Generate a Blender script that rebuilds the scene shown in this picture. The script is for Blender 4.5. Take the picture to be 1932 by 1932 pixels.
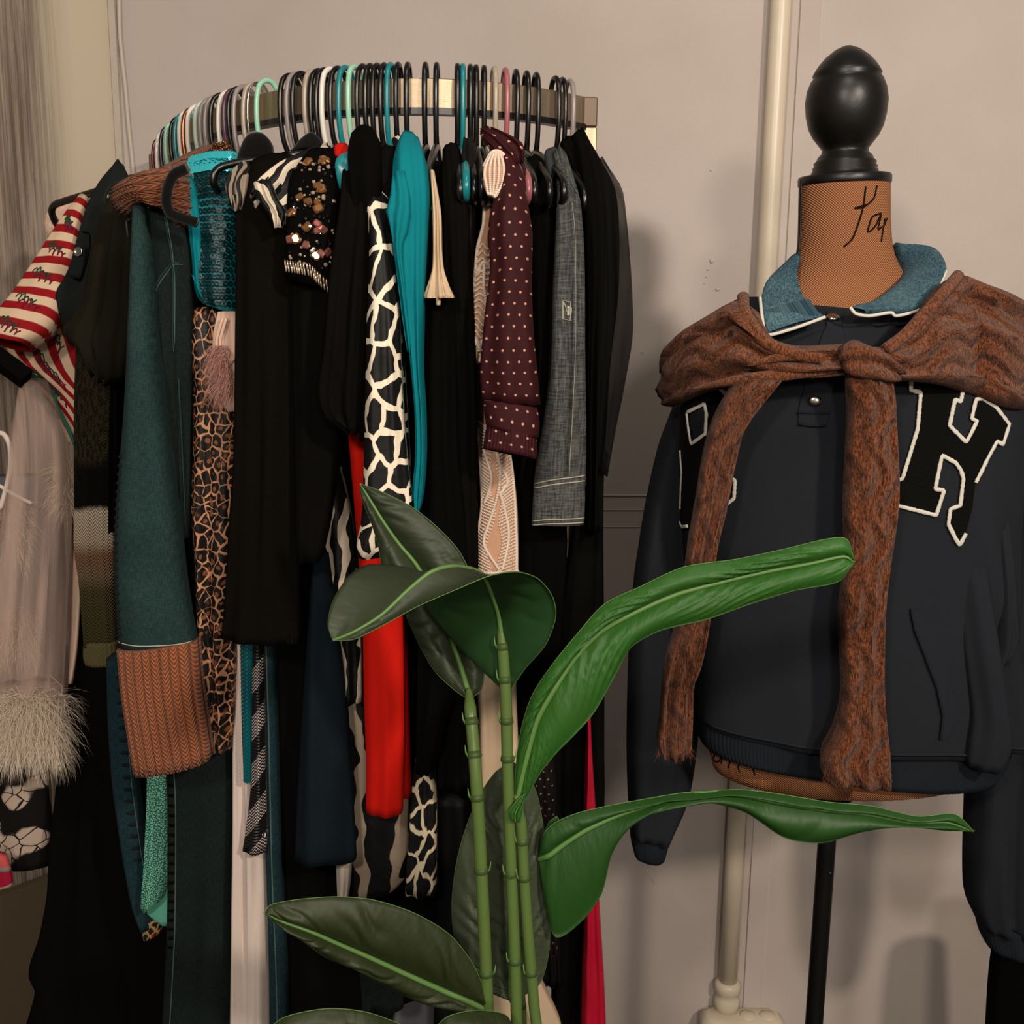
import bpy, math, random
import numpy as np
from mathutils import Vector, Matrix
from mathutils.bvhtree import BVHTree
from mathutils.geometry import delaunay_2d_cdt

# ------------------------------------------------------------------ camera, light, exposure
SC = bpy.context.scene
for o in list(bpy.data.objects): bpy.data.objects.remove(o)
F = 2090.0; PITCH = math.radians(11.0); CAMZ = 1.6; ROLL = .012
CAM = np.array([0.0, 0.0, CAMZ])
cd = bpy.data.cameras.new('camera'); cam = bpy.data.objects.new('camera', cd)
SC.collection.objects.link(cam)
cam.matrix_world = Matrix.Translation((0, 0, CAMZ)) @ Matrix.Rotation(math.pi/2-PITCH, 4, 'X') @ Matrix.Rotation(ROLL, 4, 'Z')
cd.sensor_width = 36; cd.lens = F/1932*36; cd.clip_start = .01
SC.camera = cam
SC.view_settings.view_transform = 'Standard'; SC.view_settings.look = 'None'
SC.view_settings.gamma = 1; SC.view_settings.use_curve_mapping = False
SC.view_settings.exposure = -0.32
w = bpy.data.worlds.new('world'); SC.world = w; w.use_nodes = True
w.node_tree.nodes['Background'].inputs[0].default_value = (1.0, .92, .85, 1)
w.node_tree.nodes['Background'].inputs[1].default_value = 0.20
def lamp(name, loc, target, size, power, col, shape='DISK'):
    l = bpy.data.lights.new(name, 'AREA'); l.shape = shape; l.size = size
    l.energy = power; l.color = col
    o = bpy.data.objects.new(name, l); SC.collection.objects.link(o); o.location = loc
    d = Vector(target) - Vector(loc); o.rotation_euler = d.to_track_quat('-Z', 'Y').to_euler()
    return o
lamp('ceiling_lamp', (1.25, -1.0, 2.62), (0.3, 1.9, 1.2), .20, 62, (1, .87, .74))
lamp('ceiling_lamp', (-0.7, -1.2, 2.6), (-0.1, 1.9, 1.2), .25, 36, (1, .88, .77))
lamp('ceiling_lamp', (0.5, -2.2, 2.3), (0.4, 1.9, 0.8), .35, 42, (1, .89, .79))
lamp('ceiling_lamp', (0.2, 0.55, 2.9), (0.1, 2.1, 1.5), .35, 6, (1, .9, .8))

# ------------------------------------------------------------------ geometry helpers
def ray(px, py):
    x = (px-966)/F; u = (966-py)/F
    x, u = x*math.cos(ROLL)-u*math.sin(ROLL), x*math.sin(ROLL)+u*math.cos(ROLL)
    return np.array([x, math.cos(PITCH)+u*math.sin(PITCH), -math.sin(PITCH)+u*math.cos(PITCH)])
def P(px, py, Y):
    d = ray(px, py); return CAM + d*(Y/d[1])
def PZ(px, py, Z):
    d = ray(px, py); return CAM + d*((Z-CAMZ)/d[2])
def proj(p):
    p = np.asarray(p)-CAM
    c, s = math.cos(PITCH), math.sin(PITCH)
    f = p[1]*c - p[2]*s; u = p[1]*s + p[2]*c
    x = p[0]/f; u = u/f
    x, u = x*math.cos(ROLL)+u*math.sin(ROLL), -x*math.sin(ROLL)+u*math.cos(ROLL)
    return 966+F*x, 966-F*u
def cr(A, ts):
    A = np.asarray(A, float); n = len(A); ts = np.asarray(ts, float)
    if n == 2:
        return A[0]+(A[1]-A[0])*ts.reshape(-1, *([1]*(A.ndim-1)))
    i = np.clip(np.floor(ts).astype(int), 0, n-2); t = (ts-i).reshape(-1, *([1]*(A.ndim-1)))
    p1 = A[i]; p2 = A[i+1]
    p0 = np.where((i > 0).reshape(t.shape), A[np.maximum(i-1, 0)], 2*p1-p2)
    p3 = np.where((i < n-2).reshape(t.shape), A[np.minimum(i+2, n-1)], 2*p2-p1)
    # centripetal-ish damping: tension .4 keeps outlines tight
    m1 = (p2-p0)*.42; m2 = (p3-p1)*.42
    t2 = t*t; t3 = t2*t
    return (2*t3-3*t2+1)*p1+(t3-2*t2+t)*m1+(-2*t3+3*t2)*p2+(t3-t2)*m2
def smooth(pts, k=6):
    pts = np.asarray(pts, float); return cr(pts, np.linspace(0, len(pts)-1, (len(pts)-1)*k+1))
def norm(v):
    v = np.asarray(v, float); return v/np.maximum(np.linalg.norm(v, axis=-1, keepdims=True), 1e-9)

WORLD = {}
def link(name, data, loc=(0, 0, 0), parent=None):
    o = bpy.data.objects.new(name, data); SC.collection.objects.link(o)
    loc = np.asarray(loc, float); WORLD[o.name] = loc
    if parent is not None:
        o.parent = parent; o.location = loc-WORLD[parent.name]
    else: o.location = loc
    return o
def tag(o, label=None, cat=None, group=None, kind=None):
    if label: o['label'] = label
    if cat: o['category'] = cat
    if group: o['group'] = group
    if kind: o['kind'] = kind
    return o
def empty(name, loc):
    return link(name, None, loc)
def mk(name, V, Fc, mat, parent=None, uv=None, smoothf=True, mats=None, midx=None, loc=None):
    V = np.asarray(V, float)
    if loc is None:
        loc = (V.min(0)+V.max(0))/2; loc[2] = V[:, 2].min()
    me = bpy.data.meshes.new(name)
    me.from_pydata((V-loc).tolist(), [], [list(map(int, f)) for f in Fc])
    if uv is not None:
        L = me.uv_layers.new(name='UVMap')
        vi = np.zeros(len(me.loops), int); me.loops.foreach_get('vertex_index', vi)
        L.data.foreach_set('uv', np.asarray(uv, float)[vi].ravel())
    if mats:
        for m in mats: me.materials.append(m)
        if midx is not None: me.polygons.foreach_set('material_index', np.asarray(midx, int))
    else: me.materials.append(mat)
    if smoothf: me.polygons.foreach_set('use_smooth', [True]*len(me.polygons))
    me.update()
    return link(name, me, loc, parent)
def grid_faces(R, C, closed=False, off=0):
    f = []
    for r in range(R-1):
        for c in range(C if closed else C-1):
            a = off+r*C+c; b = off+r*C+(c+1) % C
            f.append((a, b, b+C, a+C))
    return f
def box(x0, x1, y0, y1, z0, z1):
    V = [(x, y, z) for z in (z0, z1) for y in (y0, y1) for x in (x0, x1)]
    return V, [(0, 2, 3, 1), (4, 5, 7, 6), (0, 1, 5, 4), (2, 6, 7, 3), (0, 4, 6, 2), (1, 3, 7, 5)]
def bevbox(hx, hy, hz, b):
    """box with chamfered vertical and horizontal edges as stacked rings"""
    V = []; rings = [(-hz, b), (-hz+b, 0), (hz-b, 0), (hz, b)]
    for z, i in rings:
        x = hx-i; y = hy-i
        V += [(-x+b, -y, z), (x-b, -y, z), (x, -y+b, z), (x, y-b, z), (x-b, y, z), (-x+b, y, z), (-x, y-b, z), (-x, -y+b, z)]
    Fc = grid_faces(4, 8, True)+[tuple(range(7, -1, -1)), tuple(range(24, 32))]
    return np.array(V), Fc
def join(parts):
    V = []; Fc = []; n = 0
    for v, f in parts:
        v = np.asarray(v, float); V.append(v); Fc += [tuple(i+n for i in q) for q in f]; n += len(v)
    return np.vstack(V), Fc
def rod(pts, r, seg=8, closed=False, flat=None, up=None):
    """tube along points; r scalar or list; flat=(normal array) squashes it into a ribbon"""
    pts = np.asarray(pts, float); n = len(pts); r = np.broadcast_to(np.asarray(r, float), (n,))
    if closed: tan = np.roll(pts, -1, 0)-np.roll(pts, 1, 0)
    else: tan = np.gradient(pts, axis=0)
    tan = norm(tan)
    N = np.zeros_like(pts)
    if flat is not None: N = np.asarray(flat, float)
    else:
        a = np.array([0, 0, 1.]) if abs(tan[0][2]) < .9 else np.array([1., 0, 0])
        v = np.cross(tan[0], a)
        for i in range(n):
            v = v-tan[i]*np.dot(v, tan[i]); v = v/max(np.linalg.norm(v), 1e-9); N[i] = v
    N = norm(N-tan*np.sum(N*tan, 1, keepdims=True)); B = np.cross(tan, N)
    th = np.arange(seg)*2*math.pi/seg
    sq = .45 if flat is not None else 1
    V = pts[:, None]+r[:, None, None]*(np.cos(th)[None, :, None]*N[:, None]*sq+np.sin(th)[None, :, None]*B[:, None])
    Fc = grid_faces(n, seg, True)
    if closed:
        Fc += [((n-1)*seg+c, (n-1)*seg+(c+1) % seg, (c+1) % seg, c) for c in range(seg)]
    else: Fc += [tuple(range(seg-1, -1, -1)), tuple(range((n-1)*seg, n*seg))]
    return V.reshape(-1, 3), Fc
def lathe(prof, c, axis=(0, 0, 1), seg=32):
    """prof: list of (r, h) along axis from point c"""
    ax = norm(axis); a = norm(np.cross(ax, (0, 1, 0.01))); b = np.cross(ax, a)
    V = [np.asarray(c)+ax*h+r*(math.cos(t)*a+math.sin(t)*b) for r, h in prof for t in np.arange(seg)*2*math.pi/seg]
    return np.array(V), grid_faces(len(prof), seg, True)+[tuple(range(seg-1, -1, -1)), tuple(range((len(prof)-1)*seg, len(prof)*seg))]

class Tube:
    """closed cloth volume between a left and a right outline"""
    def __init__(s, pairs, front=.02, back=.05, seg=36, folds=(3, .005), seed=0, pw=.7, hem=.03, disp=None,
                 ribs=None, step=.012, grow=.35, wob=1.0, topcap=True, wrink=0.0, out=None):
        rs = np.random.RandomState(seed+7)
        A = []; B = []
        for q in pairs:
            if len(q) == 4: y, xl, xr, d = q; q = (xl, y, xr, y, d)
            xl, yl, xr, yr, d = q
            dl, dr = d if isinstance(d, tuple) else (d, d)
            A.append(P(xl, yl, dl)); B.append(P(xr, yr, dr))
        A = np.array(A); B = np.array(B); C = (A+B)/2
        L = np.linalg.norm(np.diff(C, axis=0), axis=1).sum()
        K = int(min(140, max(8, L/step))) if ribs is None or step != .012 else int(min(110, max(8, L/.014)))
        # arc-length even rows
        dense = np.linspace(0, len(A)-1, 400); Cd = cr(C, dense)
        cl = np.r_[0, np.cumsum(np.linalg.norm(np.diff(Cd, axis=0), axis=1))]
        tt = np.interp(np.linspace(0, cl[-1], K), cl, dense)
        A = cr(A, tt); B = cr(B, tt); C = (A+B)/2; h = (B-A)/2
        al = norm(np.gradient(C, axis=0)); n = norm(np.cross(al, norm(h)))
        # orient to the front, smooth
        vd = norm(CAM-C); n = n*np.where(np.sum(n*vd, 1) < 0, -1, 1)[:, None]
        if out is not None: n = norm(n*0+np.array(out))
        if ribs: seg = max(seg, int(ribs[0])*10)
        seg += seg % 2
        th = np.arange(seg)*2*math.pi/seg
        x = np.cos(th); sn = np.sin(th); env = np.abs(sn)
        t = np.linspace(0, 1, K)
        fr = np.broadcast_to(np.interp(t, np.linspace(0, 1, len(front)), front) if np.ndim(front) else front, (K,))
        bk = np.broadcast_to(np.interp(t, np.linspace(0, 1, len(back)), back) if np.ndim(back) else back, (K,))
        y = np.where(sn >= 0, 1, -1)[None]*env[None]**pw*np.where(sn >= 0, 1, 0)[None]*fr[:, None] - np.where(sn < 0, 1, 0)[None]*env[None]**pw*bk[:, None]
        nf, amp = folds
        f = np.zeros((K, seg)); cum = np.linspace(0, cl[-1], K)
        for i in range(4):
            k = nf*(.55+.35*i); ph = rs.rand()*6.3; w1 = rs.rand()*6.3
            f += (1/(1+.6*i))*np.sin(math.pi*k*x[None]+ph+wob*(.9*np.sin(cum*4.5+w1)+.5*np.sin(cum*11+w1*2))[:, None])
        am = amp*(grow+(1-grow)*np.minimum(1, t*1.6))[:, None]
        y = y+am*f*.5*np.sqrt(env)[None]*np.where(sn >= 0, 1, -1)[None]
        if wrink:
            wv = np.zeros((K, seg))
            for i in range(5):
                a = rs.rand()*2-1; k = 25+rs.rand()*50; ph = rs.rand()*6.3
                wv += np.sin(cum[:, None]*k+a*6*x[None]+ph+2*np.sin(cum[:, None]*9+ph))*(.5+.5*np.sin(cum[:, None]*6+3*x[None]+ph*3))
            y = y+wrink*wv*.4*np.sqrt(env)[None]
        if ribs:
            rb = ribs[1]*(np.abs(np.cos(math.pi*ribs[0]*(x[None]*.5+.5)))**.6)*np.ones((K, 1))
            y = y+rb*np.where(sn >= 0, 1, -1)[None]*np.minimum(1, env*3)[None]
        if disp is not None:
            for r in range(K):
                for j in range(seg//2+1): y[r, j] += disp(x[j], t[r])
        G = C[:, None]+h[:, None]*x[None, :, None]+n[:, None]*y[..., None]
        s.G = G; s.K = K; s.seg = seg; s.C = C; s.n = n; s.len = cl[-1]; s.x = x
        hw = np.linalg.norm(h, axis=1)
        U = x[None]*hw[:, None]+np.where(sn < 0, .37, 0)[None]; Vv = np.broadcast_to(cum[:, None], (K, seg))
        V = G.reshape(-1, 3); UV = np.stack([U, Vv], -1).reshape(-1, 2)
        Fc = grid_faces(K, seg, True)
        # hem turned in, hollow
        c = C[-1]; last = G[-1]
        r1 = c+(last-c)*.90; r2 = r1-al[-1]*min(hem, cl[-1]*.3)
        o = len(V); V = np.vstack([V, r1, r2]); UV = np.vstack([UV, UV[-seg:], UV[-seg:]])
        for off in (o-seg, o):
            for j in range(seg):
                Fc.append((off+j, off+(j+1) % seg, off+seg+(j+1) % seg, off+seg+j))
        Fc.append(tuple(range(o+seg, o+2*seg)))
        Fc.append(tuple(range(seg-1, -1, -1)))
        s.V = V; s.F = Fc; s.UV = UV
    def at(s, x, t, off=0.0):
        """front surface point at x (-1 left .. 1 right), t (0 top .. 1 bottom)"""
        j = math.acos(max(-1, min(1, x)))/(2*math.pi)*s.seg; r = t*(s.K-1)
        j0 = int(j); r0 = min(int(r), s.K-2); fj = j-j0; f_ = r-r0; j1 = (j0+1) % s.seg
        g = s.G
        p = (g[r0, j0]*(1-fj)+g[r0, j1]*fj)*(1-f_)+(g[r0+1, j0]*(1-fj)+g[r0+1, j1]*fj)*f_
        du = g[r0, (j0+1) % s.seg]-g[r0, j0-1]; dv = g[r0+1, j0]-g[r0, j0]
        n = norm(np.cross(du, dv)); n = n*(1 if np.dot(n, s.n[r0]) > 0 else -1)
        return p+n*off, n
    def line(s, xt, r, off=.001, k=8, seg=5):
        q = smooth(xt, k); pn = [s.at(a, b, off) for a, b in q]
        return rod([p for p, _ in pn], r, seg, flat=[n for _, n in pn])
def cloth(name, mat, pairs, parent=None, label=None, cat=None, group=None, kind=None, **kw):
    T = Tube(pairs, **kw)
    o = mk(name, T.V, T.F, mat, parent, T.UV)
    tag(o, label, cat, group, kind)
    return o, T
def scatter(base, items):
    """base (V,F); items (pos, normal, scale, angle) -> one joined mesh"""
    bv, bf = base; bv = np.asarray(bv, float); V = []; Fc = []; m = len(bv)
    for k, (p, n, sc, an) in enumerate(items):
        n = norm(n); a = np.cross(n, (0, 0, 1)); a = norm(a) if np.linalg.norm(a) > 1e-3 else np.array([1., 0, 0]); b = np.cross(n, a)
        a2 = a*math.cos(an)+b*math.sin(an); b2 = -a*math.sin(an)+b*math.cos(an)
        V.append(np.asarray(p)+(bv[:, :1]*a2+bv[:, 1:2]*b2+bv[:, 2:]*n)*sc)
        Fc += [tuple(i+k*m for i in f) for f in bf]
    return np.vstack(V), Fc
def ball(seg=6, rings=4, sx=1, sy=1, sz=1):
    V = [(0, 0, sz)]; 
    for i in range(1, rings):
        a = math.pi*i/rings
        V += [(sx*math.sin(a)*math.cos(t), sy*math.sin(a)*math.sin(t), sz*math.cos(a)) for t in np.arange(seg)*2*math.pi/seg]
    V.append((0, 0, -sz)); Fc = [(0, 1+j, 1+(j+1) % seg) for j in range(seg)]
    for i in range(rings-2):
        Fc += [(1+i*seg+j, 1+(i+1)*seg+j, 1+(i+1)*seg+(j+1) % seg, 1+i*seg+(j+1) % seg) for j in range(seg)]
    o = 1+(rings-2)*seg; e = len(V)-1
    Fc += [(o+j, e, o+(j+1) % seg) for j in range(seg)]
    return np.array(V), Fc
def disc(seg=9, hole=.28, dome=.18):
    V = []
    for r, z in ((hole, .02), (.62, dome), (1, 0)):
        V += [(r*math.cos(t), r*math.sin(t), z) for t in np.arange(seg)*2*math.pi/seg]
    return np.array(V), grid_faces(3, seg, True)
def strands(roots, dirs, length, width, rs, droop=.6, curl=.25):
    V = []; Fc = []; k = 0
    for p, d in zip(roots, dirs):
        L = length*(.6+.6*rs.rand()); d = norm(d+rs.randn(3)*curl); side = norm(np.cross(d, rs.randn(3)))*width
        q1 = p+d*L*.4; d2 = norm(d+np.array([0, 0, -droop])+rs.randn(3)*curl*.7); q2 = q1+d2*L*.35
        d3 = norm(d2+np.array([0, 0, -droop])+rs.randn(3)*curl*.7); q3 = q2+d3*L*.3
        V += [p-side, p+side, q1-side*.8, q1+side*.8, q2-side*.5, q2+side*.5, q3]
        Fc += [(k, k+1, k+3, k+2), (k+2, k+3, k+5, k+4), (k+4, k+5, k+6)]; k += 7
    return np.array(V), Fc

# ------------------------------------------------------------------ material helpers
def s2l(c):
    return tuple(((v/255)/12.92 if v/255 <= .04045 else ((v/255+.055)/1.055)**2.4) for v in c)
class NB:
    def __init__(s, name):
        s.m = bpy.data.materials.new(name); s.m.use_nodes = True; s.t = s.m.node_tree
        s.b = s.t.nodes['Principled BSDF']; s.out = s.t.nodes['Material Output']
        tc = s.t.nodes.new('ShaderNodeTexCoord'); s.uv = tc.outputs['UV']; s.obj = tc.outputs['Object']
        sp = s.t.nodes.new('ShaderNodeSeparateXYZ'); s.t.links.new(s.uv, sp.inputs[0]); s.U = sp.outputs[0]; s.V = sp.outputs[1]
    def set(s, inp, v):
        if isinstance(v, bpy.types.NodeSocket): s.t.links.new(v, inp)
        elif isinstance(v, (tuple, list)) and len(v) == 3 and inp.type == 'RGBA': inp.default_value = (*v, 1)
        else: inp.default_value = v
    def math(s, op, a, b=0.0, c=0.0):
        n = s.t.nodes.new('ShaderNodeMath'); n.operation = op
        s.set(n.inputs[0], a); s.set(n.inputs[1], b); s.set(n.inputs[2], c); return n.outputs[0]
    def vec(s, x, y, z=0.0):
        n = s.t.nodes.new('ShaderNodeCombineXYZ'); s.set(n.inputs[0], x); s.set(n.inputs[1], y); s.set(n.inputs[2], z); return n.outputs[0]
    def scale(s, v, sc):
        n = s.t.nodes.new('ShaderNodeVectorMath'); n.operation = 'MULTIPLY'; s.set(n.inputs[0], v); s.set(n.inputs[1], sc); return n.outputs[0]
    def add(s, v, w2):
        n = s.t.nodes.new('ShaderNodeVectorMath'); n.operation = 'ADD'; s.set(n.inputs[0], v); s.set(n.inputs[1], w2); return n.outputs[0]
    def noise(s, vec, sc, detail=3, rough=.55, dist=0, color=False):
        n = s.t.nodes.new('ShaderNodeTexNoise'); s.set(n.inputs['Vector'], vec); n.inputs['Scale'].default_value = sc
        n.inputs['Detail'].default_value = detail; n.inputs['Roughness'].default_value = rough; n.inputs['Distortion'].default_value = dist
        return n.outputs['Color' if color else 'Fac']
    def vor(s, vec, sc, feat='F1', rnd=1.0, out='Distance', dim='2D'):
        n = s.t.nodes.new('ShaderNodeTexVoronoi'); n.voronoi_dimensions = dim; n.feature = feat
        s.set(n.inputs['Vector'], vec); n.inputs['Scale'].default_value = sc; n.inputs['Randomness'].default_value = rnd
        return n.outputs[out]
    def warp(s, vec, sc, amt):
        n = s.noise(vec, sc, 2, color=True); m = s.add(n, (-.5, -.5, -.5)); return s.add(vec, s.scale(m, (amt, amt, amt)))
    def ramp(s, f, stops, const=False):
        n = s.t.nodes.new('ShaderNodeValToRGB'); s.set(n.inputs[0], f); e = n.color_ramp.elements
        if const: n.color_ramp.interpolation = 'CONSTANT'
        while len(e) < len(stops): e.new(.5)
        for i, (p, c) in enumerate(stops):
            e[i].position = p; e[i].color = (*c, 1) if len(c) == 3 else c
        return n.outputs[0]
    def step(s, v, lo, hi):
        n = s.t.nodes.new('ShaderNodeMapRange'); n.interpolation_type = 'SMOOTHSTEP'
        s.set(n.inputs[0], v); n.inputs[1].default_value = lo; n.inputs[2].default_value = hi; return n.outputs[0]
    def mix(s, f, a, b):
        n = s.t.nodes.new('ShaderNodeMix'); n.data_type = 'RGBA'; s.set(n.inputs[0], f); s.set(n.inputs[6], a); s.set(n.inputs[7], b); return n.outputs[2]
    def bump(s, h, strength=.5, dist=.002):
        n = s.t.nodes.new('ShaderNodeBump'); s.set(n.inputs['Height'], h); n.inputs['Strength'].default_value = strength; n.inputs['Distance'].default_value = dist
        if s.b.inputs['Normal'].links: s.t.links.new(s.b.inputs['Normal'].links[0].from_socket, n.inputs['Normal'])
        s.t.links.new(n.outputs[0], s.b.inputs['Normal']); return s
    def fin(s, col=None, rough=.85, spec=.25, metal=0, sheen=0, coat=0, alpha=None):
        if col is not None: s.set(s.b.inputs['Base Color'], col)
        s.set(s.b.inputs['Roughness'], rough); s.set(s.b.inputs['Specular IOR Level'], spec); s.b.inputs['Metallic'].default_value = metal
        s.b.inputs['Sheen Weight'].default_value = sheen; s.b.inputs['Coat Weight'].default_value = coat
        if alpha is not None: s.set(s.b.inputs['Alpha'], alpha)
        return s.m
def fabric(name, c, rough=.9, spec=.15, weave=900, bs=.25, var=.25, sheen=0.0, wr=.0):
    b = NB(name); c = s2l(c)
    n = b.noise(b.uv, 14, 4); f = b.noise(b.scale(b.uv, (1, .35, 1)), 420, 2)
    col = b.mix(b.math('MULTIPLY', n, var), c, tuple(v*.45 for v in c)); col = b.mix(b.math('MULTIPLY', f, var), col, tuple(min(1, v*1.6+.002) for v in c))
    wv = b.math('MULTIPLY', b.math('SINE', b.math('MULTIPLY', b.U, weave*3.14)), b.math('SINE', b.math('MULTIPLY', b.V, weave*3.14)))
    b.bump(wv, bs, .0006)
    b.bump(b.noise(b.scale(b.uv, (1, .45, 1)), 22, 3), .35+wr, .006)
    return b.fin(col, rough, spec, sheen=sheen)
def denim(name, c, light, amt=.5):
    b = NB(name); c = s2l(c); light = s2l(light)
    f1 = b.noise(b.scale(b.uv, (1, .12, 1)), 900, 2); f2 = b.noise(b.scale(b.uv, (.2, 1, 1)), 700, 2)
    big = b.noise(b.uv, 9, 4)
    f = b.math('ADD', b.math('MULTIPLY', f1, .6), b.math('MULTIPLY', f2, .4))
    fac = b.step(b.math('ADD', b.math('MULTIPLY', f, .7), b.math('MULTIPLY', big, .3)), .38, .68)
    col = b.mix(b.math('MULTIPLY', fac, amt), c, light)
    b.bump(f, .5, .0012); b.bump(big, .3, .006)
    return b.fin(col, .92, .15)
def plain(name, c, rough=.4, spec=.5, metal=0, bumpn=0, coat=0):
    b = NB(name); n = b.noise(b.obj, 40, 3); c = s2l(c)
    col = b.mix(b.math('MULTIPLY', n, .3), c, tuple(v*.6 for v in c))
    if bumpn: b.bump(b.noise(b.obj, 60, 3), bumpn, .002)
    return b.fin(col, rough, spec, metal, coat=coat)

# ------------------------------------------------------------------ room
def WY(x): return 2.13-.20*(x-.5)
def PW(px, py, off=0.0):
    d = ray(px, py); t = (2.13+.1-off)/(d[1]+.20*d[0]); return CAM+d*t
WN = norm(np.array([-.20, -1, 0]))           # wall normal into the room
def wallmat(name, c1, c2, rough=.6):
    b = NB(name); v = b.obj
    big = b.noise(v, 1.6, 4); col = b.mix(b.step(big, .35, .65), s2l(c1), s2l(c2))
    fine = b.noise(v, 300, 2); col = b.mix(b.math('MULTIPLY', fine, .12), col, s2l((120, 104, 92)))
    b.bump(b.noise(v, 160, 3), .12, .002); b.bump(b.noise(v, 3.5, 2), .25, .02)
    return b.fin(col, rough, .3)
m_wall = wallmat('painted_wall', (196, 184, 176), (186, 174, 164))
cx = PW(213, 100)[0]                          # corner on the left
def slab(name, a, b, n, th, z0, z1, m, parent=None):
    a = np.array([*a, 0.]); b = np.array([*b, 0.]); n = np.asarray(n)
    q = [a, b, b-n*th, a-n*th]; V = [p+np.array([0, 0, z]) for z in (z0, z1) for p in q]
    V = np.array(V); V[:4, 2] = z0; V[4:, 2] = z1
    return mk(name, V, [(0, 3, 2, 1), (4, 5, 6, 7), (0, 1, 5, 4), (1, 2, 6, 5), (2, 3, 7, 6), (3, 0, 4, 7)], m, parent, smoothf=False)
wall = tag(slab('wall_back', (cx-.02, WY(cx-.02)), (2.2, WY(2.2)), WN, .08, 0, 3.0, m_wall), kind='structure')
# grained panel wall on the left, smooth near the corner
b = NB('grained_wall'); v = b.obj
st = b.noise(b.scale(v, (26, 26, .8)), 4.0, 4, .65); st2 = b.noise(b.scale(v, (90, 90, 1.2)), 2.0, 3, .6, .4)
sx = b.t.nodes.new('ShaderNodeSeparateXYZ'); b.set(sx.inputs[0], v)
fade = b.step(sx.outputs[0], -.03, .05)
g = b.math('MULTIPLY', b.step(b.math('ADD', b.math('MULTIPLY', st, .55), b.math('MULTIPLY', st2, .45)), .38, .62), b.math('SUBTRACT', 1, fade))
grain = b.mix(b.step(b.math('ADD', b.math('MULTIPLY', st, .55), b.math('MULTIPLY', st2, .45)), .36, .64), s2l((100, 87, 76)), s2l((160, 145, 129)))
col = b.mix(fade, grain, s2l((200, 187, 165)))
b.bump(g, .5, .003); m_grain = b.fin(col, .7, .25)
lc = (cx, WY(cx)); pl = P(-330, 100, 2.0); ld = norm(np.array([pl[0]-lc[0], pl[1]-lc[1], 0])); ln = np.array([-ld[1], ld[0], 0]); ln = ln if ln[1] < 0 else -ln
lend = (lc[0]+ld[0]*1.6, lc[1]+ld[1]*1.6)
# object origin sits mid-wall; use the corner for the grain fade by origin placement
V = [np.array([*p, z]) for z in (0, 3.0) for p in (lc, lend, (lend[0]-ln[0]*.08, lend[1]-ln[1]*.08), (lc[0]-ln[0]*.08, lc[1]-ln[1]*.08))]
wall_l = tag(mk('wall_left', V, [(0, 3, 2, 1), (4, 5, 6, 7), (0, 1, 5, 4), (1, 2, 6, 5), (2, 3, 7, 6), (3, 0, 4, 7)], m_grain, smoothf=False,
       loc=np.array([P(150, 100, 2.35)[0]-.05, lc[1], 0])), kind='structure')
b = NB('floor_mat'); n = b.noise(b.obj, 5, 5); b.bump(b.noise(b.obj, 60, 3), .2, .003)
m_floor = b.fin(b.mix(n, s2l((34, 28, 22)), s2l((18, 14, 11))), .6, .3)
V, Fc = box(-2.6, 2.3, -1.6, 2.85, -.06, 0); tag(mk('floor', V, Fc, m_floor, smoothf=False), kind='structure')
m_trim = plain('white_trim_paint', (196, 186, 172), .45, .4)
# narrow corner bead, then a loose white cable
def vrod(px0, px1, r, m, name, off, seg=10, z0=0.0, z1=3.0):
    a = PW(px0, 0, off); bb = PW(px1, 330, off)
    x = (a[0]+bb[0])/2; y = WY(x)-off
    V, Fc = rod([(x, y, z) for z in np.linspace(z0, z1, 14)], r, seg); return mk(name, V, Fc, m)
q = PW(220, 100)
tag(slab('trim_1', (cx+.0, WY(cx)-.0), (cx+.014, WY(cx+.014)), WN, -.010, 0, 3.0, m_trim), kind='structure')
pts = [PW(224, -60, .008), PW(226, 60, .008), PW(236, 160, .006), PW(243, 240, .006), PW(252, 330, .006), PW(262, 480, .006), PW(270, 700, .006)]
V, Fc = rod(smooth(pts, 6), .0042, 8)
tag(mk('cable', V, Fc, m_trim), 'thin white cable running down the wall beside the left corner', 'cable')
# batten right of the conduit
a = PW(1477, 600); c2 = PW(1513, 600)
tag(slab('trim_2', (a[0], WY(a[0])), (c2[0], WY(c2[0])), WN, -.006, 0, 3.0, m_wall), kind='structure')
for k, (y, t_) in enumerate(((935, .0022), (962, .0018), (994, .0015))):
    a = PW(1020, y, .001); c2 = PW(1420, y, .001)
    V, Fc = rod([a, c2], t_, 6); o = mk('seam', V, Fc, m_wall, wall)
# chips in the paint
for px, py, r in ((1343, 492, .0055), (1336, 508, .003), (1333, 522, .002), (1329, 534, .0017), (1354, 546, .0042), (1211, 664, .003), (1341, 321, .002), (1430, 1660, .003), (1060, 600, .002)):
    V, Fc = scatter(ball(8, 5, 1, .8, .3), [(PW(px, py, .0012), WN, r, px)]); mk('paint_chip', V, Fc, m_trim, wall)

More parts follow.
